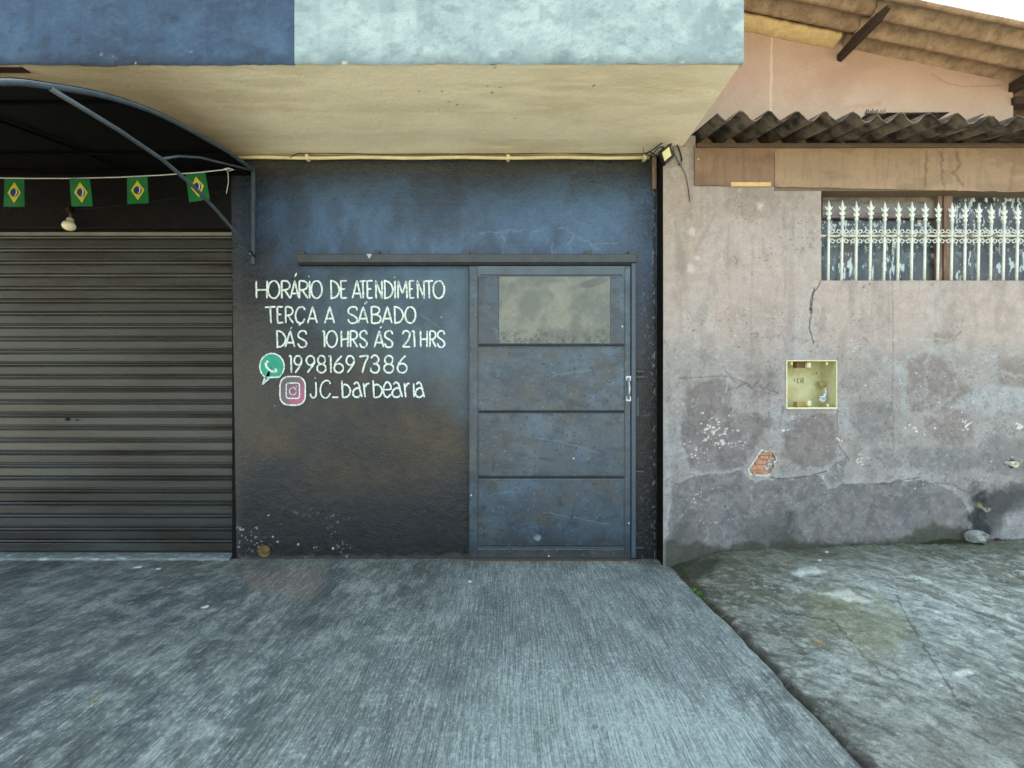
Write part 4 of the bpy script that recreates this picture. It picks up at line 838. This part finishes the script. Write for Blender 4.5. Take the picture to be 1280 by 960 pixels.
# beam (brown painted band)
def band(name, pxa, pxb, yta, ytb, yba, ybb, yf, thick, base, dark, seed, dirty=()):
    sc = 612/(CD+yf); nxx = 300; nzz = 50; uu = np.linspace(0,1,nxx)[None,:]; vv = np.linspace(0,1,nzz)[:,None]
    PXg = pxa + (pxb-pxa)*uu + 0*vv; top = yta+(ytb-yta)*uu; bot = yba+(ybb-yba)*uu + (fbm(PXg,PXg*0,.1,3,seed)-.5)*1.6; PYg = bot + (top-bot)*vv
    X = (PXg-640)/sc; Z = CH+(486-PYg)/sc
    cc = np.ones(X.shape+(3,))*base; cc = mix(cc, dark, sst(.45,.65,fbm(PXg,PYg,.03,4,seed,.7,1.5))*.6)
    cc = mix(cc, base*.6, sst(.5,.7,fbm(PXg,PYg,.2,4,seed+1,1.4,.2))*.35)
    for pl,a in dirty: cc = mix(cc, base*.45, mline(PXg,PYg,pl,1.6,3,1.5)*a)
    Yv = yf + (fbm(PXg,PYg,.05,3,seed+3)-.5)*.006; ob = grid(name, X, Yv, Z, cc, m_beam, house)
    mb = MB(); mb.box(X[0,0]+.002,X[0,-1],yf+.008,yf+thick,Z[-1,-1]*.5+Z[0,-1]*.5-abs(Z[-1,0]-Z[0,0])*.5+.008,Z[-1,-1]-.006); part('beam_core', mb, m_beamc, house)
    return ob
band('beam', 968.5, 1420, 183, 186, 233.5, 243, -.160, .14, S(148,124,98), S(124,102,78), 520, (([(1158,190),(1156,232)],.8),([(1176,190),(1180,236)],.8),([(1196,192),(1200,205),(1192,215),(1204,232)],.8),([(1268,200),(1262,238)],.5)))
band('beam', 868.5, 968, 180, 181, 231.5, 232.5, -.164, .14, S(130,102,78), S(104,80,62), 530, (([(930,183),(930,230)],.4),([(895,185),(893,230)],.3)))
mb = MB(); mb.bbox(1.292,4.6,-.182,-.03,PX(0,183.5,-.18).z,PX(0,178,-.18).z-.002,.004,.003); part('wall_plate', mb, m_plate, house)
mb = MB(); x0,z1 = XZ(914,227.5,-.168); x1,z0 = XZ(964,232.5,-.168); mb.bbox(x0,x1,-.168,-.15,z0,z1,.002,.002); part('mortar_strip', mb, m_mortar, house)
mb = MB(); mb.lathe([(0,-.006),(.006,-.004),(.008,0)],PX(873,199,-.165),(0,1,0),8); part('nail_head', mb, m_chip, house)

# gable wall
YG = .05; SG = 612/(CD+YG)
GXn = np.linspace(1.218,3.735,260)[None,:]; top = 3.985-.207*(GXn-1.735); Zb = 2.97; V = np.linspace(0,1,140)[:,None]
Xg2 = GXn+0*V; Zg2 = Zb+(top-Zb)*V; px = 640+Xg2*SG; py = 486-(Zg2-CH)*SG
c = np.ones(px.shape+(3,))*S(180,150,130); c = mix(c, S(168,136,114), sst(.45,.68,fbm(px,py,.02,4,541))*.7)
c = mix(c, S(186,172,156), sst(90,145,py+(fbm(px,py,.02,3,542)-.5)*30)*.5)
c = mix(c, S(222,206,180), mline(px,py,[(965,40),(964,90),(963,150)],1.0,1.4,.3)*.55)
c = mix(c, S(140,106,80), mline(px,py,[(1165,93),(1185,104),(1205,108),(1250,107)],.7,1,.3)*.6)
c = mix(c, S(168,140,118), mline(px,py,[(1060,135),(1100,128)],3,4,2)*.5)
grid('gable_wall', Xg2, YG+(fbm(px,py,.02,3,543)-.5)*.008, Zg2, c, m_gable, house)
mb = MB(); mb.prism([(1.222,2.97),(3.73,2.97),(3.73,3.53),(1.222,4.05)], YG+.012, YG+.14); part('gable_core', mb, m_bwall, house)
mb = MB(); mb.box(3.74,4.4,YG+.11,YG+.25,2.97,3.34); part('brick_pier', mb, M('pier_brickwork', C(176,112,78), rough=.95, var=.3, scale=30, bump=.7), house)
mb = MB(); mb.bbox(1.225,1.262,-.17,-.13,3.05,3.11,.006,.008); part('plaster_scrap', mb, m_chip, house)

# corrugated sheets
def corrugated(name, mat, parent, x0, x1, y0, y1, zf, pitch, amp, along, th=.007, ph=0, seed=0, rag=0.0, step=14):
    """waves run 'along' x or y; zf(x,y) = mid height"""
    rnd = random.Random(seed)
    n = int(((x1-x0) if along == 'y' else (y1-y0))/pitch*step)+1; L = (y1-y0) if along == 'y' else (x1-x0); m = max(4, int(L/.06))
    top = []; bot = []
    off = [rnd.uniform(-1,1)*rag for _ in range(n+1)]
    for i in range(n+1):
        for j in range(m+1):
            if along == 'y':
                x = x0+(x1-x0)*i/n; y = y0+(y1-y0)*j/m + (off[i] if j == 0 else 0); wv = math.cos(2*math.pi*(x-x0)/pitch+ph)
            else:
                y = y0+(y1-y0)*i/n; x = x0+(x1-x0)*j/m + (off[i] if j in (0,m) else 0); wv = math.cos(2*math.pi*(y-y0)/pitch+ph)
            z = zf(x,y)+amp*(wv if wv > 0 else wv*.9); top.append((x,y,z+th)); bot.append((x,y,z))
    N_ = len(top); fs = []; w_ = m+1
    for i in range(n):
        for j in range(m):
            a = i*w_+j; fs += [(a,a+1,a+w_+1,a+w_),(a+N_,a+N_+w_,a+N_+w_+1,a+N_+1)]
    for i in range(n): a = i*w_; fs += [(a,a+w_,a+w_+N_,a+N_),(a+m,a+m+N_,a+m+w_+N_,a+m+w_)]
    for j in range(m): a = j; fs.append((a,a+N_,a+1+N_,a+1)); a = n*w_+j; fs.append((a,a+1,a+1+N_,a+N_))
    mb = MB(); mb.add(top+bot, fs); return part(name, mb, mat, parent, False)
zl_ = lambda k: (lambda x,y: 2.972 + .215*(y+.51) + k - .012*(x-1.3))
corrugated('roof_sheet', m_fibrod, house, 1.30, 2.345, -.505, .05, zl_(.0), .1775, .033, 'y', ph=-5.15, seed=3, rag=.004)
corrugated('roof_sheet', m_fibrod, house, 2.30, 2.98, -.515, .05, zl_(-.004), .1775, .033, 'y', ph=-5.3, seed=4, rag=.007)
corrugated('roof_sheet', m_fibrod, house, 2.93, 3.93, -.48, .05, zl_(-.002), .1775, .033, 'y', ph=-4.2, seed=5, rag=.008)
corrugated('roof_sheet', m_fibrod, house, 3.87, 4.9, -.50, .05, zl_(-.004), .1775, .033, 'y', ph=-4.2, seed=6, rag=.008)
mb = MB(); mb.bbox(2.33,2.86,-.40,-.05,3.052,3.060,.002,.004); part('loose_sheet_piece', mb, m_fibrod, house)
mb = MB(); p = PX(1216,151,-.42); q = PX(1240,145,-.42); mb.tube([p,PX(1228,149,-.42),q],[.004,.006,.002],6); part('broken_splinter', mb, m_wood, house)
# ragged broken lip between sheets
mb = MB()
for i in range(9):
    x = 2.24+i*.014+random.uniform(-.004,.004); h_ = random.uniform(.012,.036); y = -.505; z = 2.992; mb.add([(x-.009,y,z),(x+.010,y,z),(x+random.uniform(-.004,.006),y-.003,z+h_),(x-.009,y+.012,z),(x+.010,y+.012,z)],[(0,1,2),(3,2,4),(0,2,3),(1,4,2)])
part('broken_edge', mb, m_fibrod, house)
# main roof over the gable, seen from below
zr = lambda k: (lambda x,y: 3.960-.207*(x-1.735)+k + .00*(y))
corrugated('roof_sheet', m_fibro, house, 1.21, 2.62, -.43, 1.30, zr(.022), .158, .030, 'x', ph=2.2, seed=8, rag=.003)
corrugated('roof_sheet', m_fibro, house, 2.46, 4.6, -.43, 1.30, zr(.006), .158, .030, 'x', ph=2.2, seed=9, rag=.010)
mb = MB()
n_ = 40; vs = []
for i in range(n_+1):
    x = 1.225+(2.39-1.225)*i/n_; z = zr(0)(x,0); j = random.uniform(-.005,.005); b_ = .03+j
    vs += [(x,-.006,z+.02),(x,-.052+j,z+.014),(x,-.05+j,z-b_+.004),(x,.048,z-b_-.012)]
mb.add(vs, [(4*i+k,4*i+k+1,4*i+k+5,4*i+k+4) for i in range(n_) for k in range(3)]); part('verge_glow_mortar', mb, m_mortar, house, True)  # ochre strip stands for warm bounced light along the eave
pl0 = Vector((2.44,.05,3.690)); pl1 = Vector((2.475,-.43,3.700))
mb = MB(); mb.add([(2.42,.05,3.735),(2.458,.05,3.732),(2.452,.05,3.684),(2.424,.05,3.694),
   (2.415,-.15,3.75),(2.468,-.15,3.745),(2.460,-.15,3.690),(2.420,-.15,3.70),
   (2.430,-.33,3.752),(2.478,-.33,3.748),(2.472,-.33,3.704),(2.434,-.33,3.714),
   (2.445,-.41,3.752),(2.472,-.41,3.748),(2.468,-.41,3.728),(2.448,-.41,3.735)],
   [(a+i,a+(i+1)%4,a+4+(i+1)%4,a+4+i) for a in (0,4,8) for i in range(4)]+[(0,3,2,1),(12,13,14,15)]); part('purlin', mb, m_wood, house)
mb = MB(); mb.bbox(3.70,3.77,-.36,.3,3.46,3.53,.006,.006); part('purlin', mb, m_wood, house)
mb = MB(); mb.bbox(3.72,4.5,.02,.10,3.36,3.42,.006,.006); part('eaves_board', mb, m_wood, house)
mb = MB(); mb.box(1.25,4.6,YG+.30,5,2.9,3.35); part('house_core', mb, m_bwall, house)
corrugated('roof_sheet', m_fibro, house, 1.21, 4.6, 1.31, 5.0, zr(.006), .158, .030, 'x', ph=2.2, seed=9, step=4)

# window: boards, post, painted glass
win = link('window', None, house)
YB = YN+.12
def pane(name, pxa, pxb, pya, pyb, y, base, cols, seed, flakes=True, upper=None):
    sc = 612/(CD+y); nxx = int((pxb-pxa)*1.6); nzz = int((pyb-pya)*1.6)
    PXg = np.linspace(pxa,pxb,nxx)[None,:]+np.zeros((nzz,1)); PYg = np.linspace(pyb,pya,nzz)[:,None]+0*PXg
    cc = np.ones(PXg.shape+(3,))*base
    for i,(cl,f,lo,hi,a,ax_,ay) in enumerate(cols): cc = mix(cc, cl, sst(lo,hi,fbm(PXg,PYg,f,4,seed+i,ax_,ay))*a)
    if flakes:
        fl = sst(.66,.71,fbm(PXg,PYg,.16,4,seed+20,1.5,.45)); cc = mix(cc, S(196,214,214), fl*.9)
        fl = sst(.66,.70,fbm(PXg,PYg,.28,3,seed+23,1.0,.8))*sst(340,280,PYg); cc = mix(cc, S(206,214,210), fl*.8)
    return grid(name, (PXg-640)/sc, y+0*PXg, CH+(486-PYg)/sc, cc, m_glassb, win, smooth=False)
dkb = S(58,70,76); cl_ = [(S(40,48,52),.05,.45,.65,.8,1,.5),(S(92,106,110),.09,.52,.68,.6,1.6,.4),(S(96,84,72),.05,.6,.7,.5,1,1)]
pane('pane', 1018,1176,268,360,YB+.012,dkb,cl_,601)
pane('board', 1018,1176,228,273,YB-.004,S(112,104,92),[(S(90,84,76),.05,.45,.65,.8,.6,1.6),(S(130,120,104),.1,.5,.7,.5,.5,2),(S(58,52,50),.15,.6,.68,.6,.4,2.5)],621,False)
pane('pane', 1188,1340,228,360,YB+.006,S(60,66,74),cl_,641)
mb = MB(); 
for a,b,y_,w_ in ((1172.5,1191.5,YB-.03,0),): dbox(mb,a,b,226,360,y_,YB+.01,.003)
part('post', mb, m_post, win); mb = MB(); dbox(mb,1178.5,1180,228,360,YB-.034,YB-.029,.0005); part('post_bead', mb, m_wood, win)
mb = MB(); dbox(mb,1020,1028.5,226,276,YB-.02,YB+.01,.002); part('frame', mb, m_wood, win)
mb = MB(); dbox(mb,1020,1174,272.2,274,YB-.012,YB+.0,.001,.001); part('frame', mb, m_wood, win)
# edge of glazing putty
# grille of spears
YI = YN+.02; SI = 612/(CD+YI)
gr = thing('window_grille', PX(1026,351,YI), 'mint white iron grille of spear-topped bars with scrolls across the high window', 'window grille')
bar_px = [1036,1053,1070.5,1088.5,1106,1123,1140,1156.5,1173,1190,1206.5,1223.5,1239,1255,1272,1288.5,1305]
def bar(px_, tip, seed):
    rnd = random.Random(seed); p = lambda a,b,dy=0: PX(px_+a, b, YI+dy)
    zb_ = 353; r = .0088
    mb = MB(); sh_ = rnd.uniform(-.4,.4); mb.tube([p(-1.2+sh_,zb_), p(-.6+sh_*.5,320), p(0,tip+24)], r, 8)
    o = part('spear_bar', mb, m_iron, gr, True)
    mb = MB(); z = lambda t: tip+t
    mb.tube([p(0,z(25)),p(0,z(23.6)),p(0,z(22)),p(0,z(20.6)),p(0,z(19)),p(0,z(17)),p(0,z(14)),p(0,z(11.5)),p(0,z(9)),p(0,z(5)),p(0,z(0))],[.0095,.0125,.0125,.009,.0075,.012,.0085,.013,.0125,.007,.001],8)
    for s in (-1,1):
        mb.tube([p(0,z(13.5)),p(s*2.4,z(11.5)),p(s*3.9,z(9.2)),p(s*4.8,z(7.6))],[.006,.006,.0045,.001],6)
        mb.tube([p(0,z(19)),p(s*2.2,z(18.2)),p(s*3.3,z(16.2)),p(s*2.7,z(14.8))],[.006,.0055,.004,.002],6)
    part('spear_head', mb, m_iron, o, True)
for i,b in enumerate(bar_px): bar(b, 250+(b-1036)*.019+random.uniform(-.7,.7)-(.6 if i in (0,3) else 0), i)
mb = MB(); zr_ = PX(0,295.3,YI).z; mb.bbox(WX0-.002,4.0,YI-.012,YI+.006,zr_-.0068,zr_+.0068,.002,.0); part('rail', mb, m_ironr, gr)
def scroll(cx, cy, s, up):
    pts = []
    for k in range(15):
        t = k/14; a = math.radians(-80+ 400*t); rr = 3.2*(1-.62*t); pts.append(PX(cx+s*(rr*math.cos(a)), cy+up*(rr*math.sin(a)*-1), YI-.004))
    return pts
for i in range(len(bar_px)-1):
    a, b = bar_px[i], bar_px[i+1]
    for up, cy in ((1,289.8),(-1,301)):
        mb = MB(); m_ = (a+b)/2
        mb.tube(scroll(a+4.9,cy,-1,up), .0030, 5); mb.tube(scroll(b-4.9,cy,1,up), .0030, 5)
        mb.tube([PX(m_-3,cy-up*3.3,YI-.004),PX(m_,cy+up*1.6,YI-.004),PX(m_+3,cy-up*3.3,YI-.004)], .0024, 5)
        part('scroll', mb, m_iron, gr, True)
# meter box
mt = thing('meter_box', PX(1014,510,YN), 'open square yellowed plastic meter box sunk in the grey wall below the window', 'meter box')
x0,z1 = XZ(983,450.5,YN-.004); x1,z0 = XZ(1046,510.5,YN-.004); D_ = .168; t_ = .006
mb = MB(); mb.box(x0,x1,YN+D_,YN+D_+.006,z0,z1); part('back_panel', mb, m_meter, mt)
for bx in ((x0,x0+t_,z0,z1),(x1-t_,x1,z0,z1),(x0+t_,x1-t_,z0,z0+t_),(x0+t_,x1-t_,z1-t_,z1)):
    mb = MB(); mb.box(bx[0],bx[1],YN-.002,YN+D_,bx[2],bx[3]); part('side_panel', mb, m_meter, mt)
mb = MB(); e = .009
mb.bbox(x0-.003,x0+e-.003,YN-.008,YN+.001,z0,z1,.002); mb.bbox(x1-e+.003,x1+.003,YN-.008,YN+.001,z0,z1,.002); mb.bbox(x0+e-.003,x1-e+.003,YN-.009,YN+.001,z1-e*.7,z1+.002,.002); mb.bbox(x0-.001,x1+.001,YN-.012,YN+.001,z0-.006,z0+e*.8,.002,.001)
part('rim', mb, m_meterp, mt)
for a,b in ((990,454.5),(1034,454.5),(1035,506.5)):
    mb = MB(); dbox(mb,a-.8,a+.8,b-1.8,b+1.8,YN-.008,YN+.01,.001); part('lug', mb, m_meterp, mt)
for a,b in ((1011.5,456.5),(1012,504)):
    mb = MB(); dbox(mb,a-2.2,a+2.2,b-3,b+3,YN+.002,YN+.03,.002); mb.lathe([(.004,-.001),(.004,.003)],PX(a,b,YN),(0,1,0),8); part('lug', mb, m_meterp, mt)
mb = MB(); p = PX(1003,501,YN+.05); mb.bbox(PX(996.5,0,YN+.05).x,PX(1010,0,YN+.05).x,YN+.05,YN+.10,z0+t_,z0+.045,.003); part('ochre_block', mb, m_ochre, mt)
mb = MB(); mb.bbox(PX(996,0,YN+.05).x,PX(1009,0,YN+.05).x,YN+.05,YN+.10,z1-.05,z1-t_,.003); part('ochre_block', mb, M('rusty_bracket', C(120,96,66), rough=.8, var=.3, scale=30), mt)
mb = MB(); dbox(mb,1025.5,1034.5,477,483.5,YN+.10,YN+.14,.003); dbox(mb,1032,1036,478,482,YN+.09,YN+.13,.004); part('junction_block', mb, m_ochre, mt)
mb = MB(); mb.tube([PX(1031,484,YN+.10),PX(1033,489,YN+.09),PX(1031,494,YN+.08),PX(1029,500,YN+.07)],[.004,.008,.012,.010],6); 
for k in range(10):
    pts = [PX(1029+random.uniform(-5,5),499+random.uniform(-4,4),YN+.07+random.uniform(-.02,.02)) for _ in range(4)]; mb.tube(pts,.006,5)
for k in range(4): mb.tube([PX(1032,490,YN+.09),PX(1033+random.uniform(-4,6),487+random.uniform(-3,3),YN+.08)],.004,5)
part('crumpled_wire_bundle', mb, m_foil, mt, True)
mb = MB(); mb.tube([PX(1027.6,458,YN+D_-.004),PX(1027.6,476,YN+D_-.004)],.0025,5); part('wire', mb, m_cable, mt)
mb = MB()
for st_ in ([(993,473),(992.5,477)],[(999,472.5),(996.5,474),(996.8,477.5),(998.5,479)],[(1001.5,473),(1001,479)],[(1001.5,473),(1004,472.5),(1004.2,475.5),(1001.5,476)],[(1002.5,476),(1004.8,479.5)],[(1016,466),(1016.3,469)],[(1021,465),(1020,468)]):
    v_ = [PX(a,b,YN+D_-.002) for a,b in st_]; ribbon(mb, [(q.x,q.z) for q in v_], .005, YN+D_-.002, 3)
part('pencil_scribble', mb, m_groove, mt, fix=False)
# pipe stub low on the right
stub = thing('pipe_stub', PX(1264,580,YN), 'cut end of a small pale pipe sticking out of the wall at the far right', 'pipe')
mb = MB(); pc_ = PX(1266,580,YN); mb.lathe([(.014,.10),(.014,-.02),(.020,-.022),(.020,.10)],pc_,(0,1,.05),14); part('pipe_end', mb, m_meterp, stub, True)
mb = MB()
for k in range(7): 
    p = PX(1261+random.uniform(-5,5),577+random.uniform(-6,4),YN-.004); s_ = random.uniform(.006,.012); mb.bbox(p.x-s_,p.x+s_,YN-.014,YN+.006,p.z-s_,p.z+s_,.003,.004)
part('mortar_lump', mb, m_stone, stub)
mb = MB(); mb.box(PX(1256,0,YN).x,PX(1274,0,YN).x,YN+.05,YN+.06,PX(0,590,YN).z,PX(0,570,YN).z); part('dark_cavity', mb, m_black, stub)

# floodlight at the corner with its cables
fl = thing('floodlight', PX(834,190,-.2), 'small black square floodlight turned on its corner where the soffit meets the two walls', 'floodlight')
def rhomb(cx, cy, a, b, y, rot): 
    pts = [(0,-b),(a,0),(0,b),(-a,0)]; c_, s_ = math.cos(rot), math.sin(rot)
    return [(lambda q: (q.x,q.z))(PX(cx+x*c_-y_*s_, cy+x*s_+y_*c_, y)) for x,y_ in pts]
mb = MB(); mb.prism(rhomb(834,192.5,9.6,13,-.26,.16),-.26,-.222); part('lamp_body', mb, m_cable, fl)
mb = MB(); mb.prism(rhomb(833.5,192.5,6.0,9.3,-.262,.30),-.2635,-.2605); part('lens', mb, m_lens, fl)
mb = MB(); mb.prism(rhomb(834.5,189,4,7,-.22,.1),-.22,-.19); mb.tube([PX(834,186,-.2),PX(839,177,-.16),PX(838,183,-.16)],.006,6); part('bracket', mb, m_cable, fl)
cb = thing('loose_cables', PX(840,182,-.16), 'thin dark cables tangled round the floodlight, one hanging down the pale wall', 'cable')
for pts,r,y_ in (([(806,192),(815,188),(826,180),(838,174),(840,177),(838,184)],.004,-.19),([(812,195),(818,190),(824,184),(830,185),(822,192)],.0035,-.18),([(841,184),(848,200),(856,216),(860,234),(862,252)],.0028,-.162),
                  ([(846,180),(850,190),(852,200),(849,206)],.005,-.165),([(826,196),(818,193),(812,190),(806,194)],.004,-.17),([(804,184),(804.5,190),(808,193)],.002,-.17)):
    mb = MB(); P_ = spline([tuple(p) for p in pts]); mb.tube([PX(a,b,y_) for a,b in P_], r, 6); part('cable', mb, m_cable, cb, True)
mb = MB(); mb.tube([PX(842,186,-.163),PX(850,203,-.163),PX(856,214,-.163)],[.006,.008,.003],6); part('sealant_smear', mb, m_stone, cb, True)
mb = MB(); dbox(mb,816,821,196,236,-.035,-.006,.003,.001); part('wood_fillet', mb, m_post, shop)

# ------------------------------------------------------------------ things on the ground
def hz(x, y): return float(h_right(np.array([[x]]), np.array([[y]]))[0,0])
def gpt(a, b, z=0): d = (CH-z)*612/(b-486); return Vector(((a-640)*d/612, d-CD, z))
wd = gpt(869,742); wd.z = hz(wd.x+.03,wd.y)
mb = MB()
for i in range(70):
    a = random.uniform(0,6.28); t = random.gauss(0,.5); bx = wd.x+.02+t*.012; by = wd.y+t*-.07+random.gauss(0,.012); l = random.uniform(.015,.04); bz = hz(bx,by)
    d = Vector((math.cos(a),math.sin(a),random.uniform(.5,1.6))).normalized()*l; sd2 = Vector((-math.sin(a),math.cos(a),0))*random.uniform(.003,.006); b0 = Vector((bx,by,bz))
    mb.add([b0, b0+d*.5+sd2, b0+d, b0+d*.5-sd2], [(0,1,2,3)])
tag(part('weed', mb, m_green, fix=False), 'tuft of bright green weed growing in the joint beside the brushed slab', 'weed')
# moss along the foot of the wall
mb = MB()
for i in range(2600):
    if i < 1400: a = random.gauss(1178,18); x = (a-640)/SN; y = YN-.012-abs(random.gauss(0,.022)); up_ = .03*math.exp(-((a-1180)/22)**2)
    else: a = random.uniform(835,1290); x = (a-640)/SN; y = YN-.006-abs(random.gauss(0,.016)); up_ = .010
    z = hz(x,y)+random.uniform(-.003,1)*up_; s_ = random.uniform(.002,.006); q = Vector((x,y,z)); v1 = Vector((random.gauss(0,1),random.gauss(0,1),random.gauss(0,1))).normalized()*s_; v2 = Vector((random.gauss(0,1),random.gauss(0,1),random.gauss(0,1))).normalized()*s_
    mb.add([q-v1,q+v2,q+v1], [(0,1,2)])
tag(part('moss', mb, m_moss, fix=False), 'dark green moss growing along the foot of the grey wall', 'moss', kind='stuff')
def chunk(name, px_, py_, r, mat, label, cat, flat=.7, seed=1, on_right=True, group=None):
    z = 0; p = gpt(px_,py_,0)
    if on_right:
        for _ in range(6): z = hz(p.x,p.y); p = gpt(px_,py_,z)
        if p.y > YN-r: p.y = YN-r*.8; p.x = (px_-640)*(CD+p.y)/612
    bm = bmesh.new(); bmesh.ops.create_icosphere(bm, subdivisions=2, radius=r); rnd = random.Random(seed)
    off = [Vector((rnd.gauss(0,1),rnd.gauss(0,1),rnd.gauss(0,1))).normalized() for _ in range(7)]
    for v in bm.verts:
        for o_ in off:
            dd = v.co.dot(o_); lim = r*.62
            if dd > lim: v.co -= o_*(dd-lim)
        v.co.z = max(v.co.z*flat, -r*.3)
    mb = MB(); bm.verts.index_update(); mb.add([v.co+p+Vector((0,0,r*flat*.35)) for v in bm.verts], [[v.index for v in f.verts] for f in bm.faces]); bm.free()
    return tag(part(name, mb, mat), label, cat, group)
chunk('rubble_stone', 1222, 669, .075, m_stone, 'lump of grey rubble at the foot of the wall beside the black stain', 'stone', .8, 3)
chunk('red_scrap', 1247, 671, .022, m_redrag, 'small dark red scrap lying at the foot of the wall right of the rubble', 'scrap', .5, 9)
def flat_bit(name, px_, py_, l, wdt, ang, mat, label, cat, right=False, group=None, seed=1):
    p = gpt(px_,py_,0); 
    if right:
        for _ in range(6): p = gpt(px_,py_,hz(p.x,p.y))
        p.z = hz(p.x,p.y)
    else: p.z = .002
    rnd = random.Random(seed); n_ = 8; vs = []; ca, sa = math.cos(ang), math.sin(ang)
    for k in range(n_):
        t = 2*math.pi*k/n_; a_ = l*math.cos(t)*rnd.uniform(.75,1.1); b_ = wdt*math.sin(t)*rnd.uniform(.7,1.15)
        vs.append(p+Vector((a_*ca-b_*sa, a_*sa+b_*ca, .005+.004*math.sin(2*t+seed))))
    mb = MB(); mb.add(vs+[v-Vector((0,0,.0035)) for v in vs]+[p+Vector((0,0,.010))], [(k,(k+1)%n_,2*n_) for k in range(n_)]+[(k,k+n_,(k+1)%n_+n_,(k+1)%n_) for k in range(n_)]+[tuple(range(2*n_-1,n_-1,-1))])
    return tag(part(name, mb, mat), label, cat, group)
flat_bit('dry_leaf', 1022,802,.028,.010,2.6,m_leaf,'dry yellow leaf lying on the rough ground right of the joint','leaf',True,group='dry leaf scraps on the ground')
flat_bit('dry_leaf', 119,876,.014,.008,1.2,m_leaf,'tiny tan leaf scrap on the brushed slab at the left','leaf',group='dry leaf scraps on the ground')
flat_bit('paint_flake', 172,710,.035,.012,.5,m_chip,'pale paint flake on the slab in front of the shutter','flake',group='pale flakes lying on the slab')
flat_bit('paint_flake', 198,712,.020,.008,.6,m_chip,'second smaller pale flake just right of the larger one by the shutter','flake',group='pale flakes lying on the slab')
flat_bit('paint_flake', 587,728,.016,.013,.2,m_chip,'white crumb on the slab in front of the door','flake',group='pale flakes lying on the slab')
flat_bit('paint_flake', 256,760,.026,.010,.9,m_chip,'pale elongated smear flake on the left slab below the pillar','flake',group='pale flakes lying on the slab')
flat_bit('pebble', 901,777,.012,.009,.3,m_chip,'white pebble lying in the dirt joint below the weed','pebble',True,group='white pebbles on the rough ground')
flat_bit('pebble', 1024,701,.018,.008,.1,m_chip,'white pebble on the rough ground near the grey wall','pebble',True,group='white pebbles on the rough ground')
flat_bit('pebble', 1034,691,.014,.008,.1,m_chip,'small white pebble at the foot of the wall below the meter box','pebble',True,group='white pebbles on the rough ground',seed=4)
# grit gathered in the joint and against the thresholds
def grit(name, label, pts, mat):
    mb = MB()
    for p, s_ in pts:
        q = Vector(p); R_ = Matrix.Rotation(random.uniform(0,6.28),3,'Z'); a = [R_ @ Vector(v)*s_ for v in ((1,0,0),(-.5,.8,0),(-.5,-.8,0),(0,0,1.0))]
        mb.add([q+v for v in a], [(0,1,3),(1,2,3),(2,0,3)])
    return tag(part(name, mb, mat, fix=False), label, 'grit', kind='stuff')
pp = []
for i in range(900):
    y = random.uniform(-2.2,-.2); x = float(jointx(np.array(y)))+.01+abs(random.gauss(0,.018)); pp.append(((x,y,hz(x,y)), random.uniform(.001,.0042)))
grit('joint_grit', 'dark grit and crumbs lying in the joint between the two grounds', pp, m_grit)
pp = [((random.uniform(-2.0,1.05), -.05-abs(random.gauss(0,.025)), .002), random.uniform(.001,.0045)) for _ in range(500)]
grit('threshold_grit', 'brown grit gathered at the foot of the dark wall and door', pp, m_leaf)
